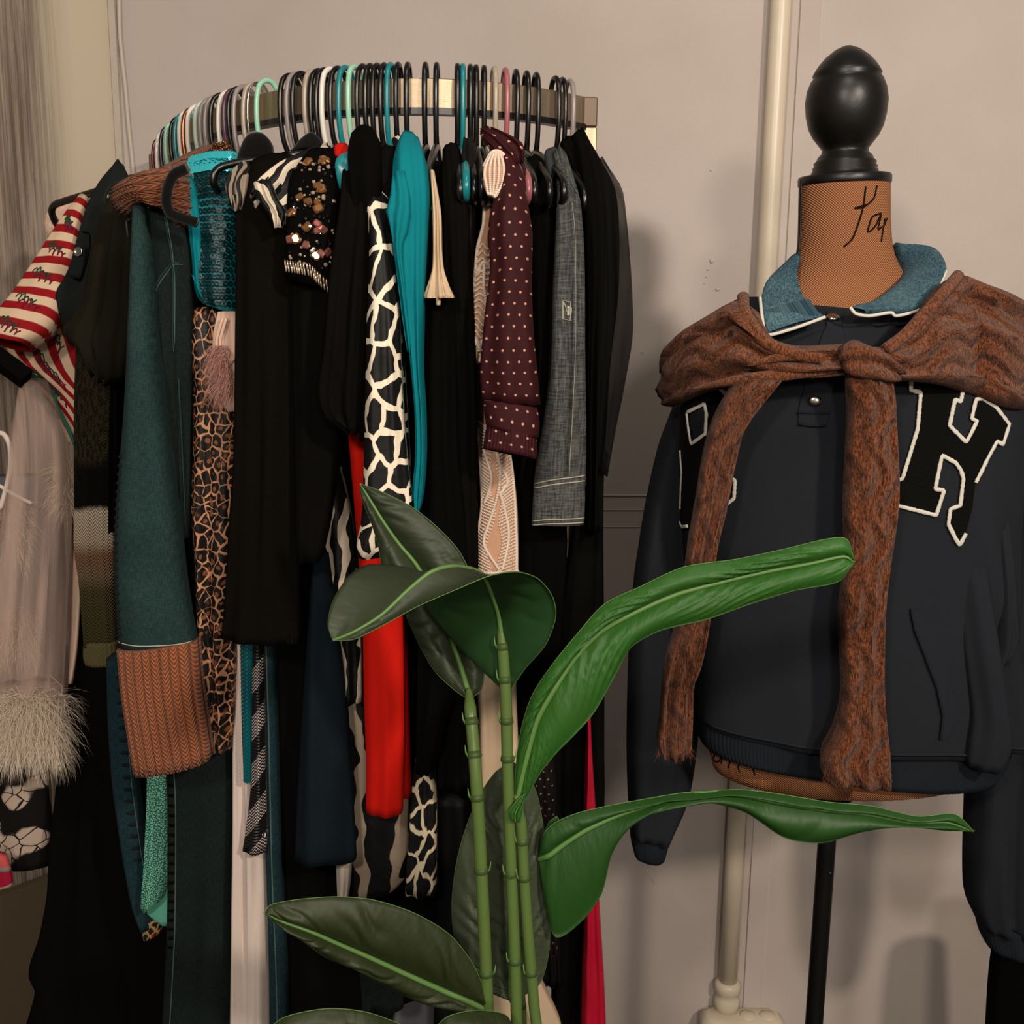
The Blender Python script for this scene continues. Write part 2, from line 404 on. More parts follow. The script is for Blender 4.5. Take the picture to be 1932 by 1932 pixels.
# conduit and outlet box
m_cond = plain('cream_conduit_paint', (222, 208, 184), .35, .5)
xc = (PW(1450, 300)[0]+PW(1380, 1700)[0])/2
root = tag(empty('conduit', (xc, WY(xc)-.03, 0)), 'cream painted conduit pipe running down the wall behind the mannequin', 'pipe')
zb = PW(1372, 1880, .03)[2]
V, Fc = rod([(xc, WY(xc)-.020, z) for z in np.linspace(zb, 3.0, 10)], .0185, 20); mk('pipe', V, Fc, m_cond, root)
V, Fc = lathe([(.021, 0), (.026, .002), (.026, .024), (.023, .028), (.023, .04), (.0265, .044), (.0265, .062), (.019, .066)], (xc, WY(xc)-.020, zb-.035), seg=24)
mk('coupling', V, Fc, m_cond, root)
zj = PW(1400, 1500, .03)[2]
V, Fc = lathe([(.0246, 0), (.0285, .004), (.0285, .03), (.0246, .034)], (xc, WY(xc)-.020, zj), seg=20)
bz = zb-.035; bc = np.array([xc+.03, WY(xc+.03)-.038, bz-.06])
root2 = tag(empty('outlet_box', (bc[0], bc[1], bz-.12)), 'cream metal outlet box on the wall at the foot of the conduit', 'electrical box')
V, Fc = bevbox(.085, .036, .062, .012); mk('box_body', V+bc, Fc, m_cond, root2)
V, Fc = bevbox(.072, .004, .05, .004); mk('cover_plate', V+bc+np.array([0, -.038, -.003]), Fc, m_cond, root2)
for dx in (.01, .052):
    V, Fc = lathe([(.017, 0), (.017, .0015), (.013, .0016), (.012, .0025)], bc+np.array([dx, .0, .0615]), seg=18); mk('knockout', V, Fc, m_cond, root2)
V, Fc = scatter(ball(8, 5, 1, 1, .5), [(bc+np.array([-.07, -.034, .045]), (0, -1, 0), .006, 0), (bc+np.array([.07, -.034, .045]), (0, -1, 0), .006, 0)]); tag(mk('screws', V, Fc, m_cond, root2), kind='stuff')

# ------------------------------------------------------------------ curved garment rack
HT = P(800, 116, 1.5)[2]; HB = HT-.021        # hook tops, bar top
hk = [(303, 261), (321, 235), (342, 217), (383, 191), (425, 172), (451, 160), (487, 148), (515, 145), (554, 136), (577, 133), (603, 128), (658, 123), (694, 119),
      (772, 116), (800, 116), (864, 117), (896, 121), (933, 125), (950, 127), (969, 129), (990, 131), (1007, 134), (1050, 143), (1071, 147)]
hp = np.array([PZ(x, y, HT)[:2] for x, y in hk])
cf = np.polyfit(hp[:, 0], hp[:, 1], 4); cfd = np.polyder(cf)
def curve(x):
    return np.array([x, np.polyval(cf, x), HB])
def onbar(px):
    lo, hi = -.85, .2
    for _ in range(40):
        m = (lo+hi)/2
        if proj(curve(m))[0] < px: lo = m
        else: hi = m
    x = (lo+hi)/2; d = np.polyval(cfd, x); n = norm(np.array([d if d < 0 else d*.3, -1, 0])); return curve(x), n
xe = onbar(1102)[0][0]; xs = onbar(300)[0][0]
b = NB('brushed_nickel'); s_ = b.noise(b.scale(b.obj, (3, 3, 90)), 12, 3)
s2_ = b.noise(b.scale(b.obj, (60, 60, 4)), 3, 2)
b.bump(s_, .25, .001); m_bar = b.fin(b.mix(s2_, s2l((150, 132, 110)), s2l((205, 186, 158))), .5, .5, metal=1)
m_cap = plain('tarnished_metal_cap', (112, 96, 84), .55, .5, .6)
m_dark = plain('black_metal', (16, 14, 13), .35, .5)
rack = tag(empty('garment_rack', (curve((xe+xs)/2)[0], 1.62, 0)), 'curved garment rack with a flat brushed metal rail full of hanging clothes', 'clothes rack')
# flat rail
xx = np.linspace(xs, xe, 60); V = []
for x in xx:
    p = curve(x); n = norm(np.array([np.polyval(cfd, x), -1, 0]))
    for a, z in ((-.006, 0), (.006, 0), (.007, -.001), (.007, -.037), (.006, -.038), (-.006, -.038)):
        V.append(p+n*a+np.array([0, 0, z]))
Fc = grid_faces(60, 6, True)+[(5, 4, 3, 2, 1, 0), tuple(range(59*6, 60*6))]
mk('rail', V, Fc, m_bar, rack, smoothf=False)
# dark under-channel of the rail
V = []
for x in xx:
    p = curve(x); n = norm(np.array([np.polyval(cfd, x), -1, 0]))
    for a, z in ((-.0075, -.036), (.0085, -.036), (.0085, -.044), (-.0075, -.044)): V.append(p+n*a+np.array([0, 0, z]))
mk('rail_channel', V, grid_faces(60, 4, True)+[(3, 2, 1, 0), tuple(range(59*4, 60*4))], m_dark, rack, smoothf=False)
for x, sgn in ((xe, 1), (xs, -1)):
    p = curve(x)
    V, Fc = bevbox(.0145, .010, .0195, .0015); mk('corner_cap', V+p+np.array([sgn*.004, 0, -.0195]), Fc, m_cap, rack, smoothf=False)
    V, Fc = bevbox(.0135, .009, (p[2]-.04)/2, .0012); mk('post', V+np.array([p[0]+sgn*.005, p[1], (p[2]-.04)/2]), Fc, m_bar, rack, smoothf=False)
    V, Fc = bevbox(.03, .19, .015, .006); mk('foot', V+np.array([p[0]+sgn*.005, p[1], .015]), Fc, m_dark, rack, smoothf=False)

# ------------------------------------------------------------------ hangers
HC = {'black': (11, 10, 9), 'white': (226, 220, 208), 'teal': (20, 122, 128), 'mint': (150, 205, 176), 'pale mint': (186, 205, 190), 'grey': (142, 132, 128),
      'beige': (168, 154, 136), 'plum': (92, 56, 72), 'dark red': (96, 14, 18), 'copper': (170, 98, 66), 'navy': (38, 30, 52), 'pink': (158, 92, 98)}
HM = {k: plain(k.replace(' ', '_')+'_hanger_plastic', v, .28, .5, 1 if k == 'copper' else 0) for k, v in HC.items()}
m_chrome = plain('chrome_wire', (190, 186, 180), .15, .5, 1)
hookp = np.array([(-.0125, 0, -.040), (-.0165, 0, -.018), (-.0155, 0, .004), (-.008, 0, .0155), (.003, 0, .017), (.013, 0, .009), (.0175, 0, -.010), (.018, 0, -.040), (.013, 0, -.07), (.002, 0, -.092), (0, 0, -.108)])
hV, hF = rod(smooth(hookp, 4), np.interp(np.linspace(0, 1, 41), [0, .8, 1], [.0036, .0036, .0052]), 10)
nV, nF = lathe([(.0045, 0), (.0085, .004), (.0075, .014), (.004, .02)], (0, 0, -.124), seg=10)
sp_ = np.array([.84, 1, .74])*np.array([(0, 0, -.112), (.03, 0, -.119), (.10, 0, -.143), (.175, 0, -.172), (.199, 0, -.188), (.203, 0, -.208), (.185, 0, -.220), (.10, 0, -.222), (-.10, 0, -.222),
                (-.185, 0, -.220), (-.203, 0, -.208), (-.199, 0, -.188), (-.175, 0, -.172), (-.10, 0, -.143), (-.03, 0, -.119)])
loopp = cr(np.vstack([sp_, sp_[:1]]), np.linspace(0, 15, 91))[:-1]
fV, fF = rod(loopp, .0048, 8, closed=True)
fV, fF = join([(fV, fF), (nV, nF)])
def local_mesh(name, V, Fc):
    me = bpy.data.meshes.new(name); me.from_pydata(np.asarray(V).tolist(), [], [list(f) for f in Fc]); me.materials.append(HM['black'])
    me.polygons.foreach_set('use_smooth', [True]*len(me.polygons)); me.update(); return me
me_hook = local_mesh('hook', hV, hF); me_frame = local_mesh('shoulder_frame', fV, fF)
hangers = [(303, 'dark red'), (311, 'white'), (319, 'navy'), (328, 'mint'), (338, 'black'), (347, 'teal'), (355, 'white'), (363, 'copper'), (371, 'white'), (386, 'pale mint'),
           (396, 'grey'), (406, 'grey'), (416, 'black'), (431, 'white'), (441, 'plum'), (449, 'black'), (459, 'grey'), (478, 'beige'), (502, 'mint'), (545, 'black'), (557, 'grey'),
           (567, 'black'), (589, 'beige'), (600, 'black'), (611, 'black'), (621, 'white'), (636, 'black'), (650, 'teal'), (667, 'mint'), (683, 'black'), (697, 'black'), (710, 'black'),
           (723, 'black'), (735, 'teal'), (749, 'black'), (767, 'black'), (800, 'black'), (821, 'black'), (860, 'black'), (870, 'teal'), (884, 'black'), (895, 'black'), (910, 'black'),
           (929, 'beige'), (950, 'pink'), (970, 'black'), (990, 'black'), (1008, 'black'), (1044, 'black'), (1057, 'black'), (1071, 'grey')]
ORD = ['first', 'second', 'third', 'fourth', 'fifth', 'sixth', 'seventh', 'eighth', 'ninth', 'tenth', 'eleventh', 'twelfth', 'thirteenth', 'fourteenth', 'fifteenth',
       'sixteenth', 'seventeenth', 'eighteenth', 'nineteenth', 'twentieth', 'twenty-first', 'twenty-second', 'twenty-third', 'twenty-fourth', 'twenty-fifth', 'twenty-sixth']
tot = {}; 
for _, c in hangers: tot[c] = tot.get(c, 0)+1
cnt = {}
rs = np.random.RandomState(3)
for i, (px, c) in reversed(list(enumerate(hangers))):
    p, n = onbar(px+3); a = math.atan2(n[1], n[0])+rs.uniform(-.05, .05)
    cnt[c] = cnt.get(c, 0)+1
    h = bpy.data.objects.new('clothes_hanger', None); SC.collection.objects.link(h); h.empty_display_size = .02
    h.location = p; h.rotation_euler = (0, rs.uniform(-.02, .02), a)
    lab = f'{c} plastic clothes hanger, the only {c} one on the rail' if tot[c] == 1 else f'{c} plastic clothes hanger, {ORD[cnt[c]-1]} {c} one from the right end of the rail'
    tag(h, lab, 'clothes hanger', 'plastic hangers on the curved rail')
    fs = .62 if 470 < px < 780 else (.72 if px <= 470 or px > 1030 else 1)
    for nm, me in (('hook', me_hook), ('shoulder_frame', me_frame)):
        o = bpy.data.objects.new(nm, me); SC.collection.objects.link(o); o.parent = h
        if nm != 'hook': o.scale = (fs, 1, 1)
        o.material_slots[0].link = 'OBJECT'; o.material_slots[0].material = HM[c]
# chrome-hooked velvet hanger
p, n = onbar(488); a = math.atan2(n[1], n[0])
b = NB('black_velvet'); b.bump(b.noise(b.obj, 400, 2), .4, .001); m_velvet = b.fin(s2l((10, 9, 8)), .95, .1, sheen=.15)
h = bpy.data.objects.new('velvet_hanger', None); SC.collection.objects.link(h); h.location = p; h.rotation_euler = (0, 0, a)
tag(h, 'black velvet hanger with a thin chrome wire hook', 'clothes hanger', 'plastic hangers on the curved rail')
WORLD[h.name] = np.zeros(3)
V, Fc = rod(smooth(hookp, 4), .0017, 8); o = bpy.data.objects.new('wire_hook', local_mesh('wire_hook', V, Fc)); SC.collection.objects.link(o); o.parent = h; o.data.materials[0] = m_chrome; o['label'] = 'thin chrome wire hook'
q = [( x, 0, -.118-.075*(abs(x)/.2)**1.3) for x in np.linspace(-.2, .2, 21)]
V = []
for x, _, z in q:
    for dx, dz in ((-.004, .012), (.004, .012), (.005, -.008), (-.005, -.008)): V.append((x, dx, z+dz))
o = bpy.data.objects.new('velvet_bar', local_mesh('velvet_bar', V, grid_faces(21, 4, True)+[(3, 2, 1, 0), (80, 81, 82, 83)])); SC.collection.objects.link(o); o.parent = h; o.data.materials[0] = m_velvet

def hanger_end(pts, col, lab, r=.0048):
    V, Fc = rod(smooth([P(*q) for q in pts], 8), r, 10)
    tag(mk('clothes_hanger', V, Fc, HM[col]), lab, 'clothes hanger', 'plastic hangers on the curved rail')
hanger_end([(600, 284, 1.46), (545, 294, 1.445), (470, 303, 1.435), (420, 314, 1.425), (405, 326, 1.42), (402, 345, 1.42), (412, 362, 1.43)], 'black', 'black hanger shoulder crossing over the top of the teal sequins')
hanger_end([(250, 336, 1.74), (180, 362, 1.78), (120, 380, 1.84), (102, 388, 1.86), (98, 402, 1.87), (108, 424, 1.88), (130, 446, 1.89)], 'black', 'black hanger corner sticking out beyond the striped pyjama sleeve', .0058)
hanger_end([(262, 342, 1.60), (240, 346, 1.60), (228, 356, 1.60), (224, 372, 1.61)], 'white', 'white hanger tip between the snap shirt and the rust collar', .006)
hanger_end([(250, 338, 1.62), (218, 352, 1.62), (206, 366, 1.62), (204, 380, 1.62), (212, 394, 1.63)], 'black', 'black hanger tip inside the snap shirt neckline', .005)
hanger_end([(352, 372, 1.47), (346, 392, 1.455), (348, 412, 1.45), (360, 430, 1.46)], 'pale mint', 'pale mint hanger tip between the rust collar and the sequins')

m_board = plain('taupe_board', (100, 88, 68), .9, .1)  # added slab that fills the dark area low on the left wall
a = np.array(lc)+np.array([ld[0], ld[1]])*.16+ln[:2]*.03; c2 = np.array(lc)+np.array([ld[0], ld[1]])*1.1+ln[:2]*.03
zt = P(20, 1600, 2.3)[2]
tag(slab('filler_board', a, c2, ln, .016, 0.0, zt, m_board), 'dark taupe board added over the dark foot of the left wall, below the floral hem', 'board')

# ------------------------------------------------------------------ fabrics
m_black = fabric('black_jersey', (9, 8, 7), .97, .02, 1100, .2, .3)
m_black2 = fabric('black_crepe', (12, 11, 9), .95, .03, 1100, .25, .3)
m_black3 = fabric('black_satin', (8, 8, 9), .6, .15, 1200, .1, .2)
m_brownblack = fabric('brown_black_knit', (14, 12, 9), .97, .03, 1100, .4, .4)
m_olive = fabric('olive_black_cotton', (26, 24, 15), .9, .08, 1100, .3, .4)
m_slate = fabric('slate_black_cotton', (27, 31, 30), .9, .1, 1100, .3, .3)
m_navy = fabric('navy_ponte', (20, 28, 34), .95, .05, 1100, .2, .3)
m_red = fabric('red_crepe', (196, 24, 12), .85, .1, 900, .2, .2)
m_crim = fabric('crimson_satin', (176, 12, 44), .4, .5, 1200, .1, .15)
m_teal = fabric('teal_gauze', (10, 120, 130), .85, .1, 1300, .4, .25)
m_cream = fabric('cream_crepe', (196, 172, 142), .85, .2, 900, .2, .15)
m_white = fabric('white_cotton', (206, 190, 178), .9, .2, 900, .2, .12)
m_blush = fabric('blush_satin', (206, 172, 150), .45, .5, 1200, .1, .15)
m_greyshirt = fabric('grey_shirting', (96, 96, 100), .85, .2, 900, .2, .12)
m_tealbase = fabric('teal_knit', (8, 104, 112), .6, .4, 600, .3, .4)
m_aqua = fabric('aqua_lining', (104, 190, 160), .7, .3, 600, .3, .25)
m_nude = fabric('nude_mesh', (190, 146, 116), .7, .3, 900, .4, .3)
m_tan = fabric('rust_knit', (158, 92, 58), .95, .1, 300, .4, .35)
m_jean = denim('teal_green_denim', (26, 44, 44), (58, 86, 84), .5)
m_jean2 = denim('dark_denim', (14, 21, 20), (36, 48, 45), .5)
m_jean3 = denim('blue_denim', (16, 36, 42), (44, 74, 82), .5)
m_stitch = plain('pale_thread', (176, 172, 150), .8, .2)
m_stitchd = plain('dark_thread', (70, 92, 84), .8, .2)
m_sheer = None

def ribknit(name, c, ribs=90, rows=260, dark=.35):
    b = NB(name); c = s2l(c)
    u = b.math('MULTIPLY', b.U, ribs); fr = b.math('FRACT', u); v_ = b.math('ABSOLUTE', b.math('SUBTRACT', fr, .5))
    st = b.math('SINE', b.math('MULTIPLY', b.math('ADD', b.math('MULTIPLY', b.V, rows/6.28*6.28), b.math('MULTIPLY', v_, 6.0)), 6.28/1.0*.5))
    edge = b.step(v_, .28, .5)
    h = b.math('SUBTRACT', b.math('MULTIPLY', st, .5), b.math('MULTIPLY', edge, 1.2))
    n = b.noise(b.uv, 12, 3)
    col = b.mix(b.math('MULTIPLY', edge, 1-dark*.2), c, tuple(x*.3 for x in c)); col = b.mix(b.math('MULTIPLY', n, .35), col, tuple(x*.45 for x in c))
    col = b.mix(b.step(st, .2, -.9), col, tuple(x*.35 for x in c))
    b.bump(h, .9, .0018); return b.fin(col, .97, .1, sheen=.1)
m_rib = ribknit('rust_rib_knit', (176, 104, 68), 85, 330)
# striped ombre jumper
b = NB('ombre_knit'); u = b.math('MULTIPLY', b.U, 150); v_ = b.math('ABSOLUTE', b.math('SUBTRACT', b.math('FRACT', u), .5))
st = b.math('SINE', b.math('MULTIPLY', b.math('ADD', b.math('MULTIPLY', b.V, 200), b.math('MULTIPLY', v_, 2.2)), 6.28))
jv = b.math('ADD', b.V, b.math('MULTIPLY', b.noise(b.uv, 30, 1), .012))
base = b.ramp(b.math('DIVIDE', jv, .475), [(0, s2l((58, 50, 30))), (.38, s2l((66, 60, 40))), (.43, s2l((9, 8, 7))), (.545, s2l((9, 8, 7))), (.56, s2l((222, 206, 178))), (.66, s2l((214, 190, 160))),
     (.70, s2l((150, 112, 84))), (.77, s2l((140, 118, 90))), (.82, s2l((92, 82, 54))), (1, s2l((84, 78, 48)))])
speck = b.step(b.noise(b.scale(b.uv, (1, .3, 1)), 260, 2), .42, .6)
col = b.mix(b.math('MULTIPLY', speck, .75), base, s2l((12, 10, 7))); col = b.mix(b.step(b.V, .25, .262), col, base)
col = b.mix(b.math('MULTIPLY', b.step(st, .1, -.8), .6), col, s2l((26, 20, 14)))
b.bump(b.math('SUBTRACT', st, b.math('MULTIPLY', v_, 2)), .8, .002); m_ombre = b.fin(col, .97, .1)
# candy stripes
b = NB('candy_stripes'); wv = b.math('ADD', b.V, b.math('MULTIPLY', b.noise(b.uv, 7, 2), .012))
st = b.math('FRACT', b.math('MULTIPLY', wv, 36)); r_ = b.step(st, .46, .54); r2 = b.math('MULTIPLY', r_, b.step(st, .99, .95))
b.bump(b.noise(b.uv, 20, 3), .5, .006)
m_candy = b.fin(b.mix(r2, s2l((204, 178, 148)), s2l((138, 12, 20))), .85, .2)
b = NB('diagonal_candy_stripes'); wv = b.math('ADD', b.math('SUBTRACT', b.math('MULTIPLY', b.U, .74), b.math('MULTIPLY', b.V, .67)), b.math('MULTIPLY', b.noise(b.uv, 7, 2), .012))
st = b.math('FRACT', b.math('MULTIPLY', wv, 40)); r2 = b.math('MULTIPLY', b.step(st, .46, .54), b.step(st, .99, .95)); b.bump(b.noise(b.uv, 20, 3), .5, .006)
m_candyd = b.fin(b.mix(r2, s2l((204, 178, 148)), s2l((138, 12, 20))), .85, .2)
# leopard
b = NB('leopard_print'); vv = b.warp(b.scale(b.uv, (1, .72, 1)), 70, .008); e = b.vor(vv, 92, 'DISTANCE_TO_EDGE'); f1 = b.vor(vv, 92, 'F1')
thk = b.noise(b.uv, 45, 2); blot = b.step(b.math('SUBTRACT', e, b.math('MULTIPLY', thk, .42)), -.17, -.11)
ctr = b.math('MULTIPLY', b.step(f1, .26, .16), b.step(b.noise(b.uv, 38, 1), .42, .52))
tan_ = b.mix(b.noise(b.uv, 8, 3), s2l((214, 158, 120)), s2l((150, 98, 62)))
col = b.mix(blot, tan_, s2l((10, 8, 6))); col = b.mix(ctr, col, s2l((120, 72, 44))); b.bump(b.noise(b.uv, 24, 3), .5, .005)
m_leo = b.fin(col, .6, .3)
# giraffe like black and cream net
def netprint(name, sc, lo, hi, w_, k, stretch=.72, warp=.016):
    b = NB(name); vv = b.warp(b.scale(b.uv, (1, stretch, 1)), 35, warp); e = b.vor(vv, sc, 'DISTANCE_TO_EDGE', .8)
    th = b.math('MULTIPLY', b.noise(b.uv, 25, 1), .05)
    f = b.step(b.math('SUBTRACT', e, th), lo, hi); b.bump(b.noise(b.uv, 18, 3), .5, .006)
    return b.fin(b.mix(f, w_, k), .6, .3)
m_net = netprint('black_cream_net_print', 40, .06, .085, s2l((236, 222, 196)), s2l((9, 8, 8)))
m_net2 = netprint('small_net_print', 48, .05, .10, s2l((206, 190, 160)), s2l((9, 8, 8)), .6, .02)
# swirl print with gold
def swirl(name, sc, c1, c2, c3, thr=.5):
    b = NB(name); vv = b.warp(b.uv, 10, .09); n = b.t.nodes.new('ShaderNodeTexWave'); b.set(n.inputs[0], vv); n.inputs['Scale'].default_value = sc; n.inputs['Distortion'].default_value = 7; n.inputs['Detail'].default_value = 1.0; n.inputs['Detail Scale'].default_value = .8
    f = b.step(n.outputs['Fac'], thr, thr+.05); g = b.step(b.noise(b.uv, 9, 1), .56, .60)
    col = b.mix(f, c1, b.mix(g, c2, c3)); b.bump(b.noise(b.uv, 22, 3), .5, .006); return b.fin(col, .6, .3)
m_swirl = swirl('black_gold_swirl', 11, s2l((10, 9, 8)), s2l((206, 192, 170)), s2l((198, 158, 88)), .60)
m_abstract = swirl('abstract_print', 4.5, s2l((9, 8, 8)), s2l((160, 142, 122)), s2l((190, 170, 140)), .78)
b = NB('dark_floral'); vv = b.warp(b.uv, 16, .04); e = b.vor(vv, 14, 'SMOOTH_F1'); f = b.step(e, .36, .30); g = b.step(b.vor(vv, 40, 'DISTANCE_TO_EDGE'), .03, .06)
col = b.mix(f, s2l((13, 11, 9)), b.mix(g, s2l((30, 24, 18)), s2l((186, 166, 148)))); m_floral = b.fin(col, .8, .2)
b = NB('embroidered_trim'); vv = b.warp(b.uv, 60, .01); e = b.vor(vv, 90, 'DISTANCE_TO_EDGE')
m_embr = b.fin(b.mix(b.step(e, .10, .2), s2l((176, 140, 84)), b.mix(b.step(b.noise(b.uv, 30, 1), .5, .55), s2l((24, 18, 12)), s2l((170, 26, 34)))), .7, .3)
# dots
def dots(name, base, dot, cell=.0115, r=.19):
    b = NB(name); s = 1/cell
    y = b.math('MULTIPLY', b.V, s*.9); row = b.math('FLOOR', y); x = b.math('ADD', b.math('MULTIPLY', b.U, s*.9), b.math('MULTIPLY', b.math('MODULO', row, 2.0), .5))
    fx = b.math('SUBTRACT', b.math('FRACT', x), .5); fy = b.math('SUBTRACT', b.math('FRACT', y), .5)
    d = b.math('SQRT', b.math('ADD', b.math('MULTIPLY', fx, fx), b.math('MULTIPLY', b.math('MULTIPLY', fy, fy), 1.0)))
    n = b.noise(b.uv, 10, 3); b0 = b.mix(n, base, tuple(v*.4 for v in base))
    b.bump(b.noise(b.uv, 24, 3), .5, .006)
    return b.fin(b.mix(b.step(d, r, r-.06), b0, dot), .75, .2)
m_dot = dots('burgundy_pin_dot', s2l((58, 13, 18)), s2l((196, 144, 118)), .0112, .14)
m_dot2 = dots('black_pin_dot', s2l((16, 9, 9)), s2l((150, 110, 95)), .0095, .14)
# chambray
b = NB('chambray'); f1 = b.noise(b.scale(b.uv, (.12, 1, 1)), 420, 3, .7); f2 = b.noise(b.scale(b.uv, (1, .08, 1)), 420, 3, .7); big = b.noise(b.uv, 10, 3)
f = b.math('ADD', b.math('MULTIPLY', f1, .5), b.math('MULTIPLY', f2, .5)); col = b.mix(b.step(f, .38, .64), s2l((40, 42, 44)), s2l((106, 106, 98)))
col = b.mix(b.math('MULTIPLY', big, .5), col, s2l((46, 52, 60))); b.bump(f, .35, .001); m_cham = b.fin(col, .9, .15)
# plaid with metallic thread
b = NB('metallic_diamond_knit'); a_ = b.math('ADD', b.math('MULTIPLY', b.U, 22), b.math('MULTIPLY', b.V, 15)); sfr = b.math('FRACT', a_)
gx = b.math('SINE', b.math('MULTIPLY', b.U, 1700)); gy = b.math('SINE', b.math('MULTIPLY', b.V, 1400))
k_ = b.math('MULTIPLY', b.step(sfr, .45, .5), b.step(b.math('MULTIPLY', gx, gy), -.1, .5)); gl = b.noise(b.uv, 500, 1)
col = b.mix(k_, s2l((14, 12, 12)), b.mix(gl, s2l((190, 160, 170)), s2l((214, 206, 190)))); b.bump(gy, .5, .001); m_plaid = b.fin(col, .5, .5)
# seed texture
b = NB('aqua_seed_beads'); e = b.vor(b.uv, 330, 'F1', .8); b.bump(e, 1, -.002); m_aquab = b.fin(b.mix(b.step(e, .25, .42), s2l((138, 214, 184)), s2l((52, 118, 96))), .4, .5)
# pleated beaded nude
m_bead = plain('pearl_beads', (222, 200, 180), .25, .6); m_crys = plain('crystal_stones', (216, 190, 160), .12, .8, .6)
m_seqt = plain('teal_sequins', (6, 90, 98), .3, .5, .3); m_seqd = plain('dark_teal_sequins', (4, 38, 40), .35, .4, .2); m_seqb = plain('pale_teal_sequins', (60, 196, 206), .2, .8, .3)
m_gold = plain('gold_stones', (186, 132, 84), .15, .8, .8); m_jet = plain('jet_stones', (12, 11, 10), .12, .8); m_rose = plain('rose_stones', (190, 120, 110), .15, .8, .7)
m_fur = plain('pale_feather_fur', (226, 208, 186), .7, .3); m_furp = plain('pink_feather_fur', (176, 128, 116), .7, .3)
m_green = plain('green_overlock_thread', (44, 116, 96), .8, .2); m_script_g = plain('green_print', (34, 74, 50), .85, .1); m_script_m = plain('plum_print', (120, 24, 52), .85, .1)
m_metal = plain('silver_snap', (176, 168, 156), .2, .6, 1)
m_btn = plain('pearl_button', (210, 200, 180), .25, .6)
def tulle(name, c, a, extra=.35):
    b = NB(name); fold = b.noise(b.scale(b.uv, (1, .06, 1)), 38, 3)
    mesh = b.math('MULTIPLY', b.math('SINE', b.math('MULTIPLY', b.U, 3600)), b.math('SINE', b.math('MULTIPLY', b.V, 3600)))
    al = b.math('ADD', a, b.math('MULTIPLY', b.step(fold, .4, .65), extra)); b.bump(fold, .4, .01)
    m = b.fin(s2l(c), .9, .15, alpha=al); return m
m_tulle = tulle('dusty_pink_tulle', (190, 164, 150), .22, .35)
m_sheer = tulle('black_chiffon', (7, 6, 5), .62, .3)

def button(parent, T, x, t, r, m, name='button', holes=True):
    p, n = T.at(x, t, .0006)
    V, Fc = scatter((np.array([(a*math.cos(q), a*math.sin(q), z) for a, z in ((1, 0), (1, .25), (.82, .32), (.6, .18), (0.05, .18)) for q in np.arange(14)*2*math.pi/14]), grid_faces(5, 14, True)), [(p, n, r, 0)])
    return mk(name, V, Fc, m, parent)
RK = 'clothes packed along the curved rack'

# ---- Christmas striped pyjama top at the far left
root = tag(empty('pajama_top', P(90, 800, 1.72)), 'red and cream striped pyjama top with green overlocked hems and scribbled wording', 'top', RK)
s_, TS = cloth('sleeve', m_candy, [(146, 378, 168, 392, 1.80), (112, 425, 155, 440, 1.76), (70, 490, 148, 500, 1.73), (25, 555, 120, 575, 1.70), (-12, 600, 92, 625, 1.68), (-22, 640, 52, 652, 1.67)], root, front=.022, back=.05, folds=(1.5, .004), seed=1)
b_, TB = cloth('body', m_candyd, [(118, 530, 165, 555, 1.80), (60, 600, 170, 640, 1.79), (10, 640, 172, 690, 1.78), (8, 668, 172, 730, 1.78), (60, 715, 170, 770, 1.78), (98, 762, 166, 810, 1.78), (135, 835, 152, 842, 1.78)], root, front=.018, back=.05, folds=(2, .006), seed=2)
def edge_line(name, pts, Y, r, m, parent, off=0.0):
    V, Fc = rod(smooth([P(x, y, Y) for x, y in pts], 6), r, 6); return mk(name, V, Fc, m, parent)
edge_line('hem_binding', [(-10, 618), (20, 632), (52, 643), (38, 636), (8, 640), (3, 655), (20, 676), (60, 706), (88, 726), (103, 748), (104, 757), (112, 775), (130, 812), (140, 838)], 1.752, .0028, m_green, root)
edge_line('hem_binding', [(2, 668), (28, 690), (52, 712), (68, 742), (90, 775), (112, 788)], 1.765, .0028, m_green, root)
rs = np.random.RandomState(5)
def scribble(T, x0, x1, t0, t1, n, m, parent, r=.0011, name='printed_word'):
    pts = []
    for i in range(n*4):
        f = i/(n*4-1); ang = i*math.pi/2
        pts.append((x0+(x1-x0)*f+.045*math.cos(ang), t0+(t1-t0)*f+.018*math.sin(ang)*(1+.7*((i//4) % 3 == 1))))
    V, Fc = T.line(pts, r, .0006, 4, 4); mk(name, V, Fc, m, parent)
for (x0, x1, t) in ((-.35, .6, .20), (-.55, .55, .37), (-.6, .55, .545), (-.62, .5, .72), (-.62, .45, .88)):
    scribble(TS, x0, x1-.25, t, t+.045, 5, m_script_g, root); scribble(TS, x0+.25, x1, t+.04, t+.07, 4, m_script_m, root)
for (x0, x1, t0, t1) in ((-.5, .3, .22, .36), (-.2, .4, .42, .56), (-.35, .2, .55, .70)):
    scribble(TB, x0, x1, t0, t1, 6, m_script_g, root); scribble(TB, x0+.1, x1+.1, t0+.05, t1+.03, 5, m_script_m, root)

# ---- blush lace scrap and its hanger
cloth('lace_top', m_blush, [(375, 118, 160, 1.95), (400, 92, 165, 1.94), (425, 84, 150, 1.93), (445, 92, 120, 1.93)], label='blush lace top showing behind the striped pyjama sleeve', cat='top', group=RK, front=.015, back=.03, seed=3)
